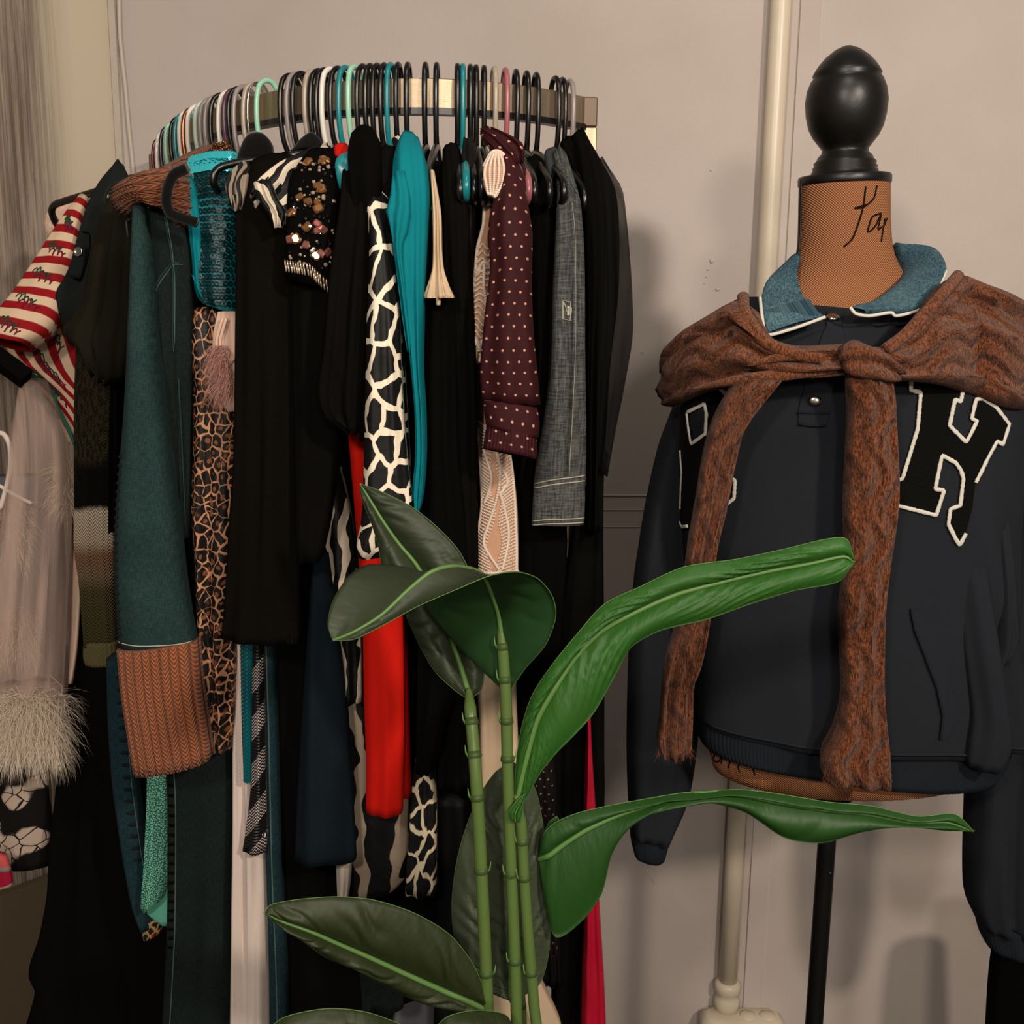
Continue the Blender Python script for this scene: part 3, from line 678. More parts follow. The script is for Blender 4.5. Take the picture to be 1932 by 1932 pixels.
# ---- dark polo with snap
root = tag(empty('snap_shirt', P(180, 690, 1.70)), 'charcoal short-sleeved shirt with a silver snap on its sleeve tab', 'shirt', RK)
s_, T = cloth('body', m_slate, [(212, 335, 240, 340, 1.78), (186, 362, 258, 370, 1.74), (165, 400, 262, 410, 1.72), (150, 450, 258, 460, 1.71), (136, 500, 252, 510, 1.70), (118, 535, 246, 560, 1.70), (108, 560, 240, 600, 1.70), (132, 640, 236, 660, 1.72)], root, front=.03, back=.06, folds=(2.2, .008), seed=4, wrink=.0012)
V, Fc = T.line([(-.75, .42), (-.4, .44), (-.25, .52), (-.3, .66), (-.62, .62)], .0012, .001); mk('tab_seam', V, Fc, m_black, root)
t_, T2 = cloth('sleeve_tab', m_slate, [(141, 462, 162, 464, 1.665), (136, 490, 160, 496, 1.662), (128, 520, 152, 526, 1.66)], root, front=.004, back=.006, folds=(1, .001), seed=5)
button(root, T2, 0, .22, .007, m_metal, 'snap')
# ---- olive black ruffled blouse
s_, T = cloth('ruffled_blouse', m_olive, [(205, 395, 250, 392, 1.60), (188, 430, 256, 430, 1.58), (170, 500, 254, 500, 1.565), (158, 560, 252, 570, 1.56), (140, 600, 250, 620, 1.555), (116, 628, 246, 660, 1.55), (150, 648, 240, 690, 1.55), (186, 672, 236, 718, 1.56)],
      label='olive black blouse with a flared crinkled sleeve beside the striped pyjamas', cat='blouse', group=RK, front=.025, back=.05, folds=(4, .012), seed=6, wrink=.002)
# ---- ombre striped jumper sleeve
root = tag(empty('striped_jumper', P(185, 1250, 1.66)), 'chunky knit jumper sleeve in olive, black, cream and tan bands', 'jumper', RK)
cloth('sleeve', m_ombre, [(640, 146, 232, 1.70), (760, 142, 226, 1.68), (880, 142, 222, 1.67), (960, 143, 219, 1.66), (1030, 143, 217, 1.66), (1090, 152, 218, 1.66), (1160, 158, 220, 1.66), (1214, 162, 222, 1.66)], root, front=.022, back=.05, folds=(2, .007), seed=7)
cloth('ribbed_cuff', fabric('olive_rib', (88, 80, 52), .95, .1, 300, .5, .5), [(1208, 161, 222, 1.656), (1235, 160, 224, 1.656), (1250, 164, 222, 1.656)], root, front=.022, back=.045, ribs=(9, .0025), folds=(1, .001), seed=8)

# ---- denim jacket with rib-knit collar and cuff
root = tag(empty('denim_jacket', P(310, 1455, 1.45)), 'teal denim jacket with rust ribbed knit collar and cuff', 'jacket', RK)
s_, TJ = cloth('sleeve', m_jean, [(385, 262, 274, 1.50), (420, 256, 284, 1.46), (500, 252, 290, 1.43), (600, 247, 293, 1.42), (700, 242, 300, 1.41), (800, 235, 311, 1.41), (900, 226, 324, 1.41), (1000, 219, 337, 1.41), (1100, 219, 349, 1.41), (1180, 224, 362, 1.41), (1217, 228, 372, 1.41)], root, front=.03, back=.05, folds=(1.3, .006), seed=9, wrink=.0007)
s_, TC = cloth('cuff', m_rib, [(225, 1222, 372, 1207, 1.405), (232, 1300, 379, 1290, 1.402), (244, 1380, 390, 1365, 1.40), (256, 1454, 399, 1428, 1.40)], root, label='rust ribbed knit cuff', front=.032, back=.05, ribs=(12, .004), folds=(1, .001), seed=10, hem=.02)
V, Fc = TJ.line([(-.97, .985), (-.3, .985), (.3, .985), (.97, .985)], .0009, .0012); mk('topstitch', V, Fc, m_stitch, root)
V, Fc = TJ.line([(-.80, .60), (-.86, .75), (-.84, .9), (-.82, .99)], .0016, .0012); mk('sleeve_seam', V, Fc, m_jean2, root)
# puckers along sleeve seam
it = []
for i in range(22):
    p, n = TJ.at(-.86, .58+i*.0185, .0); it.append((p, n, .0085, .3))
V, Fc = scatter(ball(6, 4, 1, .38, .25), it); tag(mk('seam_puckers', V, Fc, m_jean2, root), kind='stuff')
s_, TY = cloth('body_panel', m_jean2, [(395, 283, 350, 1.47), (450, 286, 360, 1.455), (520, 288, 364, 1.45), (590, 292, 363, 1.45), (650, 298, 364, 1.45), (720, 300, 366, 1.455), (820, 314, 364, 1.46), (920, 326, 363, 1.46), (1012, 336, 362, 1.46)], root, front=.02, back=.05, folds=(2, .008), seed=11, wrink=.001)
for q in ([(-.05, .02), (.02, .08), (.15, .14), (.22, .20), (.22, .28), (.15, .36), (.02, .42)], [(-.9, .26), (-.5, .22), (.1, .175), (.6, .17)]):
    V, Fc = TY.line(q, .0012, .0006); mk('yoke_seam', V, Fc, m_jean, root)
    V, Fc = TY.line([(a+.10, b_+.004) for a, b_ in q], .0008, .0006); mk('topstitch', V, Fc, m_stitchd, root)
V, Fc = TY.line([(.35, .5), (.38, .65), (.42, .8), (.45, .97)], .0015, .002); mk('placket_seam', V, Fc, m_jean, root)
m_collar = ribknit('rust_rib_collar', (148, 88, 58), 95, 330)
cloth('collar', m_collar, [(232, 345, 254, 408, 1.47), (248, 330, 284, 372, 1.44), (270, 322, 310, 392, 1.43), (296, 320, 338, 418, 1.43), (322, 312, 356, 436, 1.46), (350, 300, 368, 440, 1.50)], root, label='rust ribbed knit collar', front=.022, back=.02, ribs=(9, .004), folds=(1, .003), seed=12)
cloth('collar_fold', m_collar, [(300, 322, 322, 345, 1.54), (336, 300, 360, 330, 1.58), (372, 288, 402, 308, 1.62), (396, 282, 420, 300, 1.66)], root, front=.012, back=.02, ribs=(4, .003), folds=(1, .002), seed=13)
V, Fc = rod(smooth([P(x, y, 1.385) for x, y in ((352, 318), (330, 328), (318, 350), (314, 380), (322, 402), (345, 412), (372, 420))], 6), .0065, 10)
tag(mk('velvet_hanger', V, Fc, m_velvet), 'black velvet hanger end curving out of the rust knit collar', 'clothes hanger', 'plastic hangers on the curved rail')

# ---- teal sequinned top
root = tag(empty('sequined_blouse', P(400, 590, 1.44)), 'short teal top covered in rows of round sequins', 'top', RK)
s_, TQ = cloth('body', m_tealbase, [(352, 318, 470, 306, 1.50), (346, 352, 462, 350, 1.48), (354, 400, 458, 400, 1.46), (362, 460, 452, 460, 1.455), (366, 520, 450, 520, 1.45), (372, 556, 450, 560, 1.45), (384, 572, 452, 592, 1.45)], root, front=.022, back=.06, folds=(2, .005), seed=14)
it = []; it2 = []
for r in range(24):
    for c in range(10):
        x = -.62+1.55*c/9+(r % 2)*.08; t = .05+r*.0395
        if x > .97 or t > .985: continue
        p, n = TQ.at(x, t, .0015); (it2 if t < .14 else it).append((p, n+np.random.RandomState(r*31+c).randn(3)*.12, .0040, 0))
V, Fc = scatter(disc(10, .3, .1), it); tag(mk('sequins', V, Fc, m_seqd, root), kind='stuff')
for i in range(24):
    p, n = TQ.at(-.62+i % 12*.115, .03+.1*(i//12), .003); it2.append((p, n, .0062, 0))
for i in range(9):
    p, n = TQ.at(-.66, .06+.045*i, .003); it2.append((p, n, .0072, 0))
V, Fc = scatter(disc(10, .3, .1), it2); tag(mk('shoulder_sequins', V, Fc, m_seqb, root), kind='stuff')
cloth('side_panel', m_teal, [(346, 345, 366, 340, 1.455), (348, 372, 374, 378, 1.445), (354, 420, 380, 430, 1.44), (362, 480, 382, 480, 1.44), (368, 540, 386, 540, 1.44), (380, 560, 392, 566, 1.44)], root, front=.010, back=.02, folds=(2, .003), seed=15)
# ---- bronze bead cluster on a shoulder
rs = np.random.RandomState(8); it = []
c0 = P(418, 285, 1.60)
for i in range(120):
    d = norm(rs.randn(3)); it.append((c0+d*np.array([.014, .014, .013])*rs.uniform(.6, 1), d, rs.uniform(.0022, .0036), rs.rand()*6))
cloth_, Tb = cloth('beaded_blouse', m_black, [(394, 290, 424, 276, 1.64), (380, 320, 440, 306, 1.64), (384, 340, 446, 330, 1.64), (388, 420, 440, 420, 1.64)], label='blouse with a cluster of bronze beads on its shoulder', cat='top', group=RK, front=.015, back=.03, seed=16)
V, Fc = scatter(ball(6, 4), it); tag(mk('bead_cluster', V, Fc, plain('bronze_beads', (110, 70, 50), .2, .7, .7), cloth_), kind='stuff')

# ---- leopard trousers
cloth('leopard_dress', m_leo, [(368, 590, 446, 580, 1.47), (362, 640, 452, 640, 1.46), (366, 720, 452, 720, 1.455), (366, 840, 452, 840, 1.45), (362, 960, 450, 960, 1.45), (370, 1080, 448, 1080, 1.45), (374, 1200, 446, 1200, 1.45), (392, 1330, 444, 1330, 1.45), (402, 1414, 438, 1408, 1.45)],
      label='long leopard print garment hanging between the denim jacket and the black coat', cat='dress', group=RK, front=.022, back=.07, folds=(3, .012), seed=17, wrink=.001)
# ---- blush satin with feather trim
root = tag(empty('satin_camisole', P(425, 780, 1.42)), 'blush satin camisole with straps and pink feather trim', 'camisole', RK)
s_, T = cloth('body', m_blush, [(590, 412, 452, 1.425), (640, 402, 454, 1.42), (700, 404, 454, 1.42), (745, 416, 454, 1.42), (775, 432, 452, 1.42)], root, front=.012, back=.03, folds=(2, .006), seed=18, wrink=.001)
for k in (0, 7):
    V, Fc = rod(smooth([P(x, y, 1.404) for x, y in ((420+k, 600), (409+k, 640), (411+k, 672), (424+k, 690-k), (442, 676-k), (452, 660))], 6), .0022, 7); mk('strap', V, Fc, m_blush, root)
rs = np.random.RandomState(9); R = []; D = []
for i in range(900):
    f = rs.rand(); p = P(404+rs.rand()*28+f*16, 650+f*95, 1.41-rs.rand()*.015); R.append(p); D.append(np.array([-.5+rs.randn()*.4, -.6, -.4]))
V, Fc = strands(R, D, .032, .00028, rs, .8); tag(mk('feather_trim', V, Fc, m_furp, root), kind='stuff')

# ---- big black coat dress and its neighbour
cloth('black_coat', m_brownblack, [(455, 330, 575, 300, (1.44, 1.46)), (446, 400, 566, 395, 1.40), (446, 520, 558, 520, 1.385), (444, 700, 560, 700, 1.38), (442, 850, 562, 850, 1.38), (432, 1000, 566, 1000, 1.38), (426, 1110, 566, 1110, 1.38), (418, 1203, 566, 1212, 1.38)],
      label='long straight black coat hanging right of the leopard print', cat='coat', group=RK, front=.02, back=.08, folds=(2.5, .010), seed=19)
cloth('black_tunic', m_black2, [(535, 400, 650, 400, 1.40), (548, 520, 636, 520, 1.37), (552, 700, 640, 700, 1.365), (556, 850, 640, 850, 1.365), (558, 980, 622, 980, 1.365), (562, 1060, 605, 1056, 1.365)],
      label='black tunic sleeve hanging below the stone-studded top', cat='tunic', group=RK, front=.018, back=.06, folds=(2, .008), seed=20)
# ---- swirl print blouse with ruffle
root = tag(empty('swirl_blouse', P(520, 440, 1.36)), 'black, cream and gold swirl print blouse with a ruffled shoulder', 'blouse', RK)
cloth('shoulder', m_swirl, [(600, 276, 612, 296, 1.46), (560, 294, 598, 330, 1.42), (520, 312, 590, 372, 1.385), (482, 345, 572, 408, 1.37), (472, 366, 545, 432, 1.36)], root, front=.016, back=.03, folds=(4, .010), seed=21, wrink=.002)
cloth('ruffle', m_swirl, [(480, 350, 512, 342, 1.35), (490, 380, 524, 376, 1.345), (508, 404, 540, 400, 1.345), (520, 432, 532, 430, 1.345)], root, front=.012, back=.02, folds=(4, .008), seed=22)
cloth('pleated_scarf', swirl('grey_pleats', 30, s2l((20, 18, 14)), s2l((140, 124, 108)), s2l((90, 80, 66)), .5), [(455, 318, 474, 324, 1.43), (428, 352, 470, 348, 1.41), (432, 376, 466, 372, 1.40), (446, 400, 460, 396, 1.40)],
      label='grey pleated metallic scarf end beside the sequin top', cat='scarf', group=RK, front=.012, back=.02, ribs=(5, .003), folds=(2, .004), seed=23)
# ---- black top with stones
root = tag(empty('jewelled_top', P(590, 545, 1.34)), 'black top studded with gold and clear stones above a bugle bead fringe', 'top', RK)
s_, T = cloth('body', m_black, [(556, 312, 645, 300, 1.42), (545, 350, 640, 350, 1.37), (540, 420, 636, 420, 1.35), (538, 480, 630, 490, 1.345), (538, 522, 625, 545, 1.345)], root, front=.018, back=.05, folds=(2, .006), seed=24)
rs = np.random.RandomState(12)
for mat_, n_, nm in ((m_gold, 16, 'gold_stones'), (m_rose, 7, 'rose_stones'), (m_crys, 46, 'clear_stones'), (m_jet, 60, 'jet_stones')):
    it = []
    for i in range(n_):
        x = rs.uniform(-.7, .9); t = rs.uniform(.18, .93) if nm != 'rose_stones' else rs.uniform(.62, .82); p, n = T.at(x, t, .0015)
        it.append((p, n+rs.randn(3)*.18, rs.uniform(.0045, .0062) if nm in ('gold_stones', 'rose_stones') else rs.uniform(.0014, .003), rs.rand()*6))
    bb = bevbox(1, .85, .45, .3) if nm in ('gold_stones', 'rose_stones') else ball(6, 4, 1, 1, .7)
    V, Fc = scatter(bb, it); tag(mk(nm, V, Fc, mat_, root, smoothf=False), kind='stuff')
it = [(*T.at(-.85+i*.055, .90+.03*(i % 2)+max(0, i-18)*.006, .002), .0055, .1) for i in range(32)]
V, Fc = scatter(ball(5, 4, .22, 1, .22), it); tag(mk('bugle_beads', V, Fc, m_crys, root), kind='stuff')
# ---- black cardigan with gathered sleeve
cloth('black_cardigan', m_black2, [(648, 330, 700, 320, 1.38), (640, 400, 706, 400, 1.33), (622, 520, 702, 520, 1.315), (614, 620, 698, 620, 1.31), (606, 690, 694, 700, 1.31), (600, 735, 690, 740, 1.31), (610, 775, 688, 790, 1.31), (650, 800, 686, 800, 1.315)],
      label='black cardigan with a gathered elbow sleeve in front of the red dress', cat='cardigan', group=RK, front=.02, back=.05, folds=(3, .010), seed=25, wrink=.0022)
# ---- red dress
root = tag(empty('red_dress', P(725, 1530, 1.38)), 'bright red straight dress showing below the black cardigan', 'dress', RK)
cloth('body', m_red, [(790, 655, 700, 1.40), (900, 664, 730, 1.40), (1050, 676, 756, 1.39), (1180, 684, 762, 1.38), (1300, 686, 764, 1.38), (1420, 690, 764, 1.38), (1530, 690, 760, 1.38)], root, front=.018, back=.03, folds=(1.6, .007), seed=26)
cloth('back_panel', m_red, [(1180, 752, 768, 1.43), (1300, 752, 770, 1.43), (1420, 752, 774, 1.43), (1500, 752, 776, 1.43)], root, front=.012, back=.02, folds=(2, .003), seed=27)
cloth('strap', m_red, [(631, 277, 655, 273, 1.42), (633, 296, 660, 290, 1.40), (648, 300, 664, 298, 1.40)], root, front=.004, back=.006, folds=(1, .001), seed=28)
cloth('side', m_red, [(633, 360, 645, 360, 1.395), (640, 396, 641, 398, 1.39)], root, front=.004, back=.006, folds=(1, .001), seed=29)
# ---- black shoulders between
cloth('black_velour_top', m_black, [(664, 272, 712, 262, 1.42), (658, 300, 724, 292, 1.36), (662, 360, 722, 350, 1.33), (672, 500, 716, 500, 1.325), (676, 700, 706, 700, 1.32), (680, 830, 700, 830, 1.32)],
      label='black velour top with a rounded shoulder left of the net print dress', cat='top', group=RK, front=.02, back=.08, folds=(2, .006), seed=30)
# ---- net print dress
root = tag(empty('net_print_dress', P(720, 1045, 1.28)), 'black dress with a cream cobblestone net print on its long sleeve', 'dress', RK)
cloth('sleeve', m_net, [(705, 370, 724, 330, 1.36), (702, 430, 738, 400, 1.32), (698, 520, 746, 500, 1.30), (692, 620, 754, 610, 1.29), (690, 720, 758, 720, 1.285), (688, 820, 764, 820, 1.285), (686, 910, 772, 900, 1.285), (682, 980, 776, 960, 1.285), (672, 1030, 730, 1040, 1.285), (676, 1046, 720, 1048, 1.285)], root, front=.024, back=.05, folds=(2.4, .008), seed=31)
cloth('sleeve_back', m_net, [(728, 560, 756, 540, 1.33), (738, 700, 764, 700, 1.325), (746, 800, 770, 800, 1.325), (752, 940, 776, 930, 1.325)], root, front=.016, back=.04, folds=(2, .005), seed=32)
cloth('collar', m_net2, [(742, 272, 760, 262, 1.40), (750, 300, 790, 284, 1.385), (770, 310, 796, 300, 1.38)], root, front=.010, back=.02, folds=(2, .004), seed=33)
cloth('black_knit_top', m_black2, [(716, 300, 752, 288, 1.37), (712, 330, 748, 330, 1.345), (728, 420, 760, 420, 1.345), (744, 560, 770, 560, 1.345), (752, 700, 776, 700, 1.345)],
      label='black knit top between the net print sleeve and the teal shirt', cat='top', group=RK, front=.014, back=.06, folds=(2, .006), seed=34)
# ---- teal gauze shirt
root = tag(empty('teal_shirt', P(775, 960, 1.29)), 'teal gauze shirt with a short sleeve and a long hanging tail', 'shirt', RK)
cloth('body', m_teal, [(752, 282, 794, 276, 1.38), (744, 320, 802, 300, 1.33), (740, 380, 808, 360, 1.31), (744, 440, 806, 430, 1.305), (752, 520, 802, 520, 1.30), (766, 620, 798, 620, 1.30), (776, 700, 797, 700, 1.30), (783, 780, 802, 780, 1.30), (784, 860, 803, 860, 1.30), (778, 930, 798, 930, 1.30), (786, 968, 791, 968, 1.30)], root, front=.02, back=.07, folds=(3, .009), seed=35, wrink=.0006)
cloth('sleeve', m_teal, [(742, 345, 770, 330, 1.305), (734, 382, 776, 392, 1.29), (728, 398, 770, 440, 1.285), (742, 450, 762, 470, 1.285), (752, 540, 768, 540, 1.29), (764, 630, 778, 640, 1.29), (770, 662, 778, 668, 1.29)], root, front=.014, back=.03, folds=(2.4, .007), seed=36)
# ---- cream peplum
root = tag(empty('cream_scarf', P(828, 575, 1.30)), 'narrow cream fabric panel flaring into pleats beside the teal shirt', 'scarf', RK)
cloth('panel', m_cream, [(812, 325, 820, 325, 1.33), (816, 400, 832, 400, 1.32), (817, 470, 834, 470, 1.31), (815, 510, 838, 510, 1.305), (806, 540, 848, 540, 1.30), (797, 562, 858, 562, 1.30)], root, front=.010, back=.02, folds=(5, .010), seed=37, grow=0, step=.0035, hem=.003)
cloth('slit_tip', m_cream, [(560, 822, 832, 1.298), (576, 823, 831, 1.298)], root, front=.004, back=.006, folds=(1, .001), seed=38)

# ---- black fillers around the middle and right
def blk(name, mat, pairs, label, cat, **kw):
    kw.setdefault('front', .02); kw.setdefault('back', .09); kw.setdefault('folds', (2.2, .008))
    return cloth(name, mat, pairs, label=label, cat=cat, group=RK, **kw)
blk('black_blazer', m_black, [(796, 330, 812, 330, 1.37), (796, 450, 815, 450, 1.35), (798, 560, 860, 560, 1.35), (796, 700, 862, 700, 1.34), (794, 850, 866, 850, 1.34), (792, 1000, 880, 1000, 1.34), (788, 1200, 884, 1200, 1.34), (784, 1455, 820, 1445, 1.35)], 'plain black blazer hanging behind the cream pleated panel', 'blazer', seed=40)
blk('black_maxi_dress', m_black2, [(838, 300, 870, 290, 1.42), (836, 380, 884, 370, 1.365), (838, 520, 892, 520, 1.36), (844, 700, 900, 700, 1.36), (850, 900, 900, 900, 1.36), (850, 1100, 902, 1100, 1.36), (830, 1300, 890, 1300, 1.37), (826, 1480, 888, 1478, 1.37)], 'black maxi dress left of the nude beaded dress', 'dress', seed=41)
blk('black_halter_top', m_black3, [(876, 290, 900, 282, 1.43), (872, 350, 902, 340, 1.38), (876, 430, 896, 430, 1.375), (880, 600, 890, 600, 1.37)], 'black satin halter top strap beside the beige hanger', 'top', seed=42)
blk('black_lace_dress', m_black, [(996, 320, 1020, 300, 1.46), (996, 420, 1042, 400, 1.43), (1000, 560, 1036, 560, 1.42), (1006, 700, 1034, 700, 1.42), (976, 880, 1030, 860, 1.43), (974, 1000, 1070, 1000, 1.44), (978, 1200, 1060, 1200, 1.44), (975, 1400, 1060, 1400, 1.44)], 'black lace dress between the dotted blouse and the chambray sleeve', 'dress', seed=43)
blk('black_wool_coat', m_black2, [(1060, 290, 1098, 270, 1.58), (1080, 330, 1118, 318, 1.53), (1092, 420, 1132, 420, 1.51), (1096, 560, 1140, 560, 1.50), (1100, 800, 1140, 800, 1.50), (1080, 1000, 1138, 1000, 1.50), (1050, 1200, 1140, 1200, 1.50), (1050, 1400, 1140, 1400, 1.50), (1044, 1560, 1138, 1560, 1.50), (1040, 1932, 1104, 1932, 1.50), (1040, 2010, 1104, 2010, 1.50)], 'long black wool coat hanging behind the chambray sleeve', 'coat', seed=44, back=.07)
blk('dark_skirt', m_black3, [(974, 1010, 1060, 1010, 1.49), (985, 1300, 1060, 1300, 1.49), (1000, 1600, 1060, 1600, 1.49), (1020, 1850, 1062, 1850, 1.49)], 'dark satin skirt low behind the beaded dress', 'skirt', seed=45, back=.05)
# ---- nude beaded gown
root = tag(empty('beaded_gown', P(935, 1080, 1.36)), 'nude mesh gown covered in pearl bead scrollwork', 'dress', RK)
s_, T1 = cloth('shoulder', m_nude, [(924, 304, 952, 302, 1.34), (912, 328, 960, 326, 1.325), (912, 350, 956, 354, 1.32), (920, 370, 940, 376, 1.32)], root, front=.012, back=.03, folds=(1, .002), seed=46)
s_, T2 = cloth('sleeve', m_nude, [(912, 345, 934, 345, 1.385), (915, 420, 930, 420, 1.38), (902, 470, 930, 470, 1.375), (896, 530, 934, 520, 1.375), (888, 580, 934, 590, 1.37), (884, 620, 922, 640, 1.37), (890, 650, 912, 660, 1.37), (892, 684, 904, 686, 1.37)], root, front=.014, back=.04, folds=(2, .004), seed=47, wrink=.001)
s_, T3 = cloth('skirt', m_nude, [(904, 690, 930, 690, 1.41), (904, 800, 940, 800, 1.40), (904, 860, 962, 850, 1.39), (906, 950, 975, 940, 1.39), (896, 1020, 978, 1020, 1.385), (896, 1082, 976, 1082, 1.38)], root, front=.014, back=.04, folds=(1.5, .004), seed=48)
it = []
def beads(T, xt, n, r=.0021, up=.0012):
    q = smooth(xt, 10); d = np.linspace(0, len(q)-1, n)
    for k in d:
        a, b_ = q[int(k)]+(q[min(int(k)+1, len(q)-1)]-q[int(k)])*(k % 1); p, nn = T.at(a, b_, up); it.append((p, nn, r, 0))
for x in (-.8, -.45, -.1, .25, .6): beads(T1, [(x*.7, .05), (x, .5), (x*.8, .95)], 26)
beads(T1, [(-.95, .3), (-.6, .02), (.2, .0), (.8, .1), (.95, .5), (.3, .97)], 60, .0025)
for x in (-.9, .85): beads(T2, [(x, .0), (x, .25), (x, .5), (x, .75), (x, .98)], 110, .0027)
for k in range(16):
    t = .36+k*.034; beads(T2, [(-.85, t+.01), (-.3, t-.012), (.2, t+.012), (.85, t-.006)], 22, .0016)
beads(T2, [(-.9, .50), (-.1, .44), (.85, .50)], 30, .003); beads(T2, [(-.95, .80), (-.2, .88), (.85, .95)], 30, .003)
beads(T2, [(-.1, .45), (.0, .6), (.5, .8), (.2, .92)], 44, .0026)
for q in ([(-.2, .3), (.25, .48), (-.35, .72), (-.55, .85), (.1, .97)], [(.1, .3), (.2, .45), (.6, .55), (.2, .6)], [(-.9, .3), (-.85, .7), (-.9, .98)], [(.92, .3), (.85, .7), (.92, .98)], [(.1, .6), (.55, .8), (.3, .97)], [(-.6, .4), (-.3, .52), (-.7, .64)]):
    beads(T3, q, 90, .0024)
for k in range(46):
    t = .28+k*.0155
    beads(T3, [(.15+.1*math.sin(k*.4), t+.02), (.85, t-.01)], 11, .0015); beads(T3, [(-.85, t-.01), (-.3+.15*math.sin(k*.3), t+.02)], 10, .0015)
beads(T3, [(-.95, .985), (0, .99), (.95, .985)], 40, .0026)
V, Fc = scatter(ball(6, 4), it); tag(mk('pearl_beading', V, Fc, m_bead, root), kind='stuff')
# cream slip below
cloth('cream_slip_dress', m_cream, [(900, 1090, 975, 1090, 1.43), (900, 1290, 974, 1290, 1.42), (904, 1450, 980, 1450, 1.42), (900, 1650, 985, 1650, 1.42), (915, 1800, 1000, 1800, 1.42), (925, 1932, 1058, 1932, 1.42), (925, 2010, 1062, 2010, 1.42)],
      label='cream satin slip dress reaching the floor behind the plant stems', cat='dress', group=RK, front=.018, back=.05, folds=(4, .012), seed=49)
# ---- burgundy dotted blouse
root = tag(empty('dotted_blouse', P(960, 860, 1.30)), 'burgundy blouse with cream pin dots, ruffled collar and pleated cuff', 'blouse', RK)
cloth('sleeve', m_dot, [(948, 318, 986, 300, 1.36), (950, 345, 986, 330, 1.345), (936, 372, 992, 366, 1.33), (924, 410, 1000, 410, 1.315), (920, 450, 1005, 440, 1.31), (925, 500, 1004, 500, 1.305), (918, 560, 1004, 560, 1.30), (910, 640, 1008, 640, 1.295), (905, 700, 1014, 700, 1.295), (908, 752, 1020, 762, 1.295)], root, front=.028, back=.05, folds=(2, .007), seed=50, wrink=.0005)
cloth('cuff', m_dot, [(912, 756, 1014, 770, 1.292), (914, 780, 1018, 800, 1.29), (916, 798, 1016, 824, 1.29)], root, label='dotted buttoned cuff band', front=.028, back=.04, folds=(1, .002), seed=51)
cloth('cuff_frill', m_dot, [(918, 798, 1012, 822, 1.29), (914, 826, 1013, 846, 1.288), (911, 846, 1012, 866, 1.286)], root, label='pleated cuff frill', front=.026, back=.04, ribs=(16, .0028), folds=(2, .004), seed=52)
cloth('collar_frill', m_dot, [(918, 270, 934, 250, 1.37), (922, 280, 950, 256, 1.36), (930, 290, 968, 262, 1.355), (948, 312, 990, 276, 1.35), (962, 320, 988, 306, 1.35)], root, label='ruffled high collar', front=.016, back=.02, ribs=(7, .003), folds=(3, .005), seed=53)
# lower dotted piece seen by the plant
cloth('dotted_skirt', m_dot2, [(1002, 1400, 1040, 1400, 1.40), (1006, 1480, 1048, 1480, 1.40), (1014, 1600, 1048, 1600, 1.40), (1038, 1800, 1052, 1800, 1.40)], label='black skirt with tiny pale dots low beside the plant', cat='skirt', group=RK, front=.014, back=.03, seed=54)
# ---- chambray shirt
root = tag(empty('chambray_shirt', P(1055, 1000, 1.39)), 'grey blue chambray shirt with a turned up sleeve tab and button', 'shirt', RK)
s_, T = cloth('sleeve', m_cham, [(1046, 310, 1072, 300, 1.46), (1052, 350, 1084, 340, 1.43), (1050, 400, 1096, 385, 1.41), (1046, 470, 1102, 470, 1.40), (1042, 560, 1104, 560, 1.395), (1040, 640, 1104, 640, 1.39), (1034, 720, 1105, 720, 1.39), (1024, 800, 1106, 800, 1.39), (1012, 870, 1106, 870, 1.39), (1006, 920, 1106, 915, 1.39)], root, front=.022, back=.05, folds=(3, .008), seed=55, wrink=.0008)
s_, Tc = cloth('cuff', m_cham, [(1008, 905, 1104, 893, 1.385), (1005, 950, 1104, 945, 1.382), (1003, 988, 1102, 988, 1.38)], root, front=.026, back=.04, folds=(1, .003), seed=56, hem=.03)
for t in (.03, .13, .86, .95):
    V, Fc = Tc.line([(-.96, t+.05), (-.4, t), (.2, t-.01), (.95, t)], .0008, .001); mk('topstitch', V, Fc, m_stitch, root)
V, Fc = T.line([(-.7, .13), (-.2, .125), (.4, .13), (.8, .17)], .0013, .001); mk('shoulder_seam', V, Fc, m_stitchd, root)
V, Fc = T.line([(.3, .2), (.35, .5), (.3, .75), (.3, .98)], .0004, .0005); mk('topstitch', V, Fc, m_stitch, root)
V, Fc = T.line([(-.38, .458), (.12, .463), (.12, .515), (-.38, .51), (-.38, .458)], .0008, .0015, 1); mk('tab_stitching', V, Fc, m_stitch, root)
V, Fc = T.line([(-.38, .458), (.12, .515)], .0006, .0015, 4); mk('tab_stitching', V, Fc, m_stitch, root)
button(root, T, -.02, .487, .0058, m_btn)
cloth('collar', fabric('dark_chambray', (50, 54, 56), .9, .15), [(1030, 300, 1052, 282, 1.47), (1034, 330, 1062, 300, 1.45), (1040, 350, 1056, 320, 1.445)], root, front=.010, back=.02, folds=(1, .003), seed=57)
V, Fc = rod(smooth([P(x, y, 1.43) for x, y in ((1058, 300), (1046, 318), (1041, 350), (1040, 390), (1034, 420), (1029, 440))], 6), .0013, 6); mk('drawcord', V, Fc, m_olive, root)
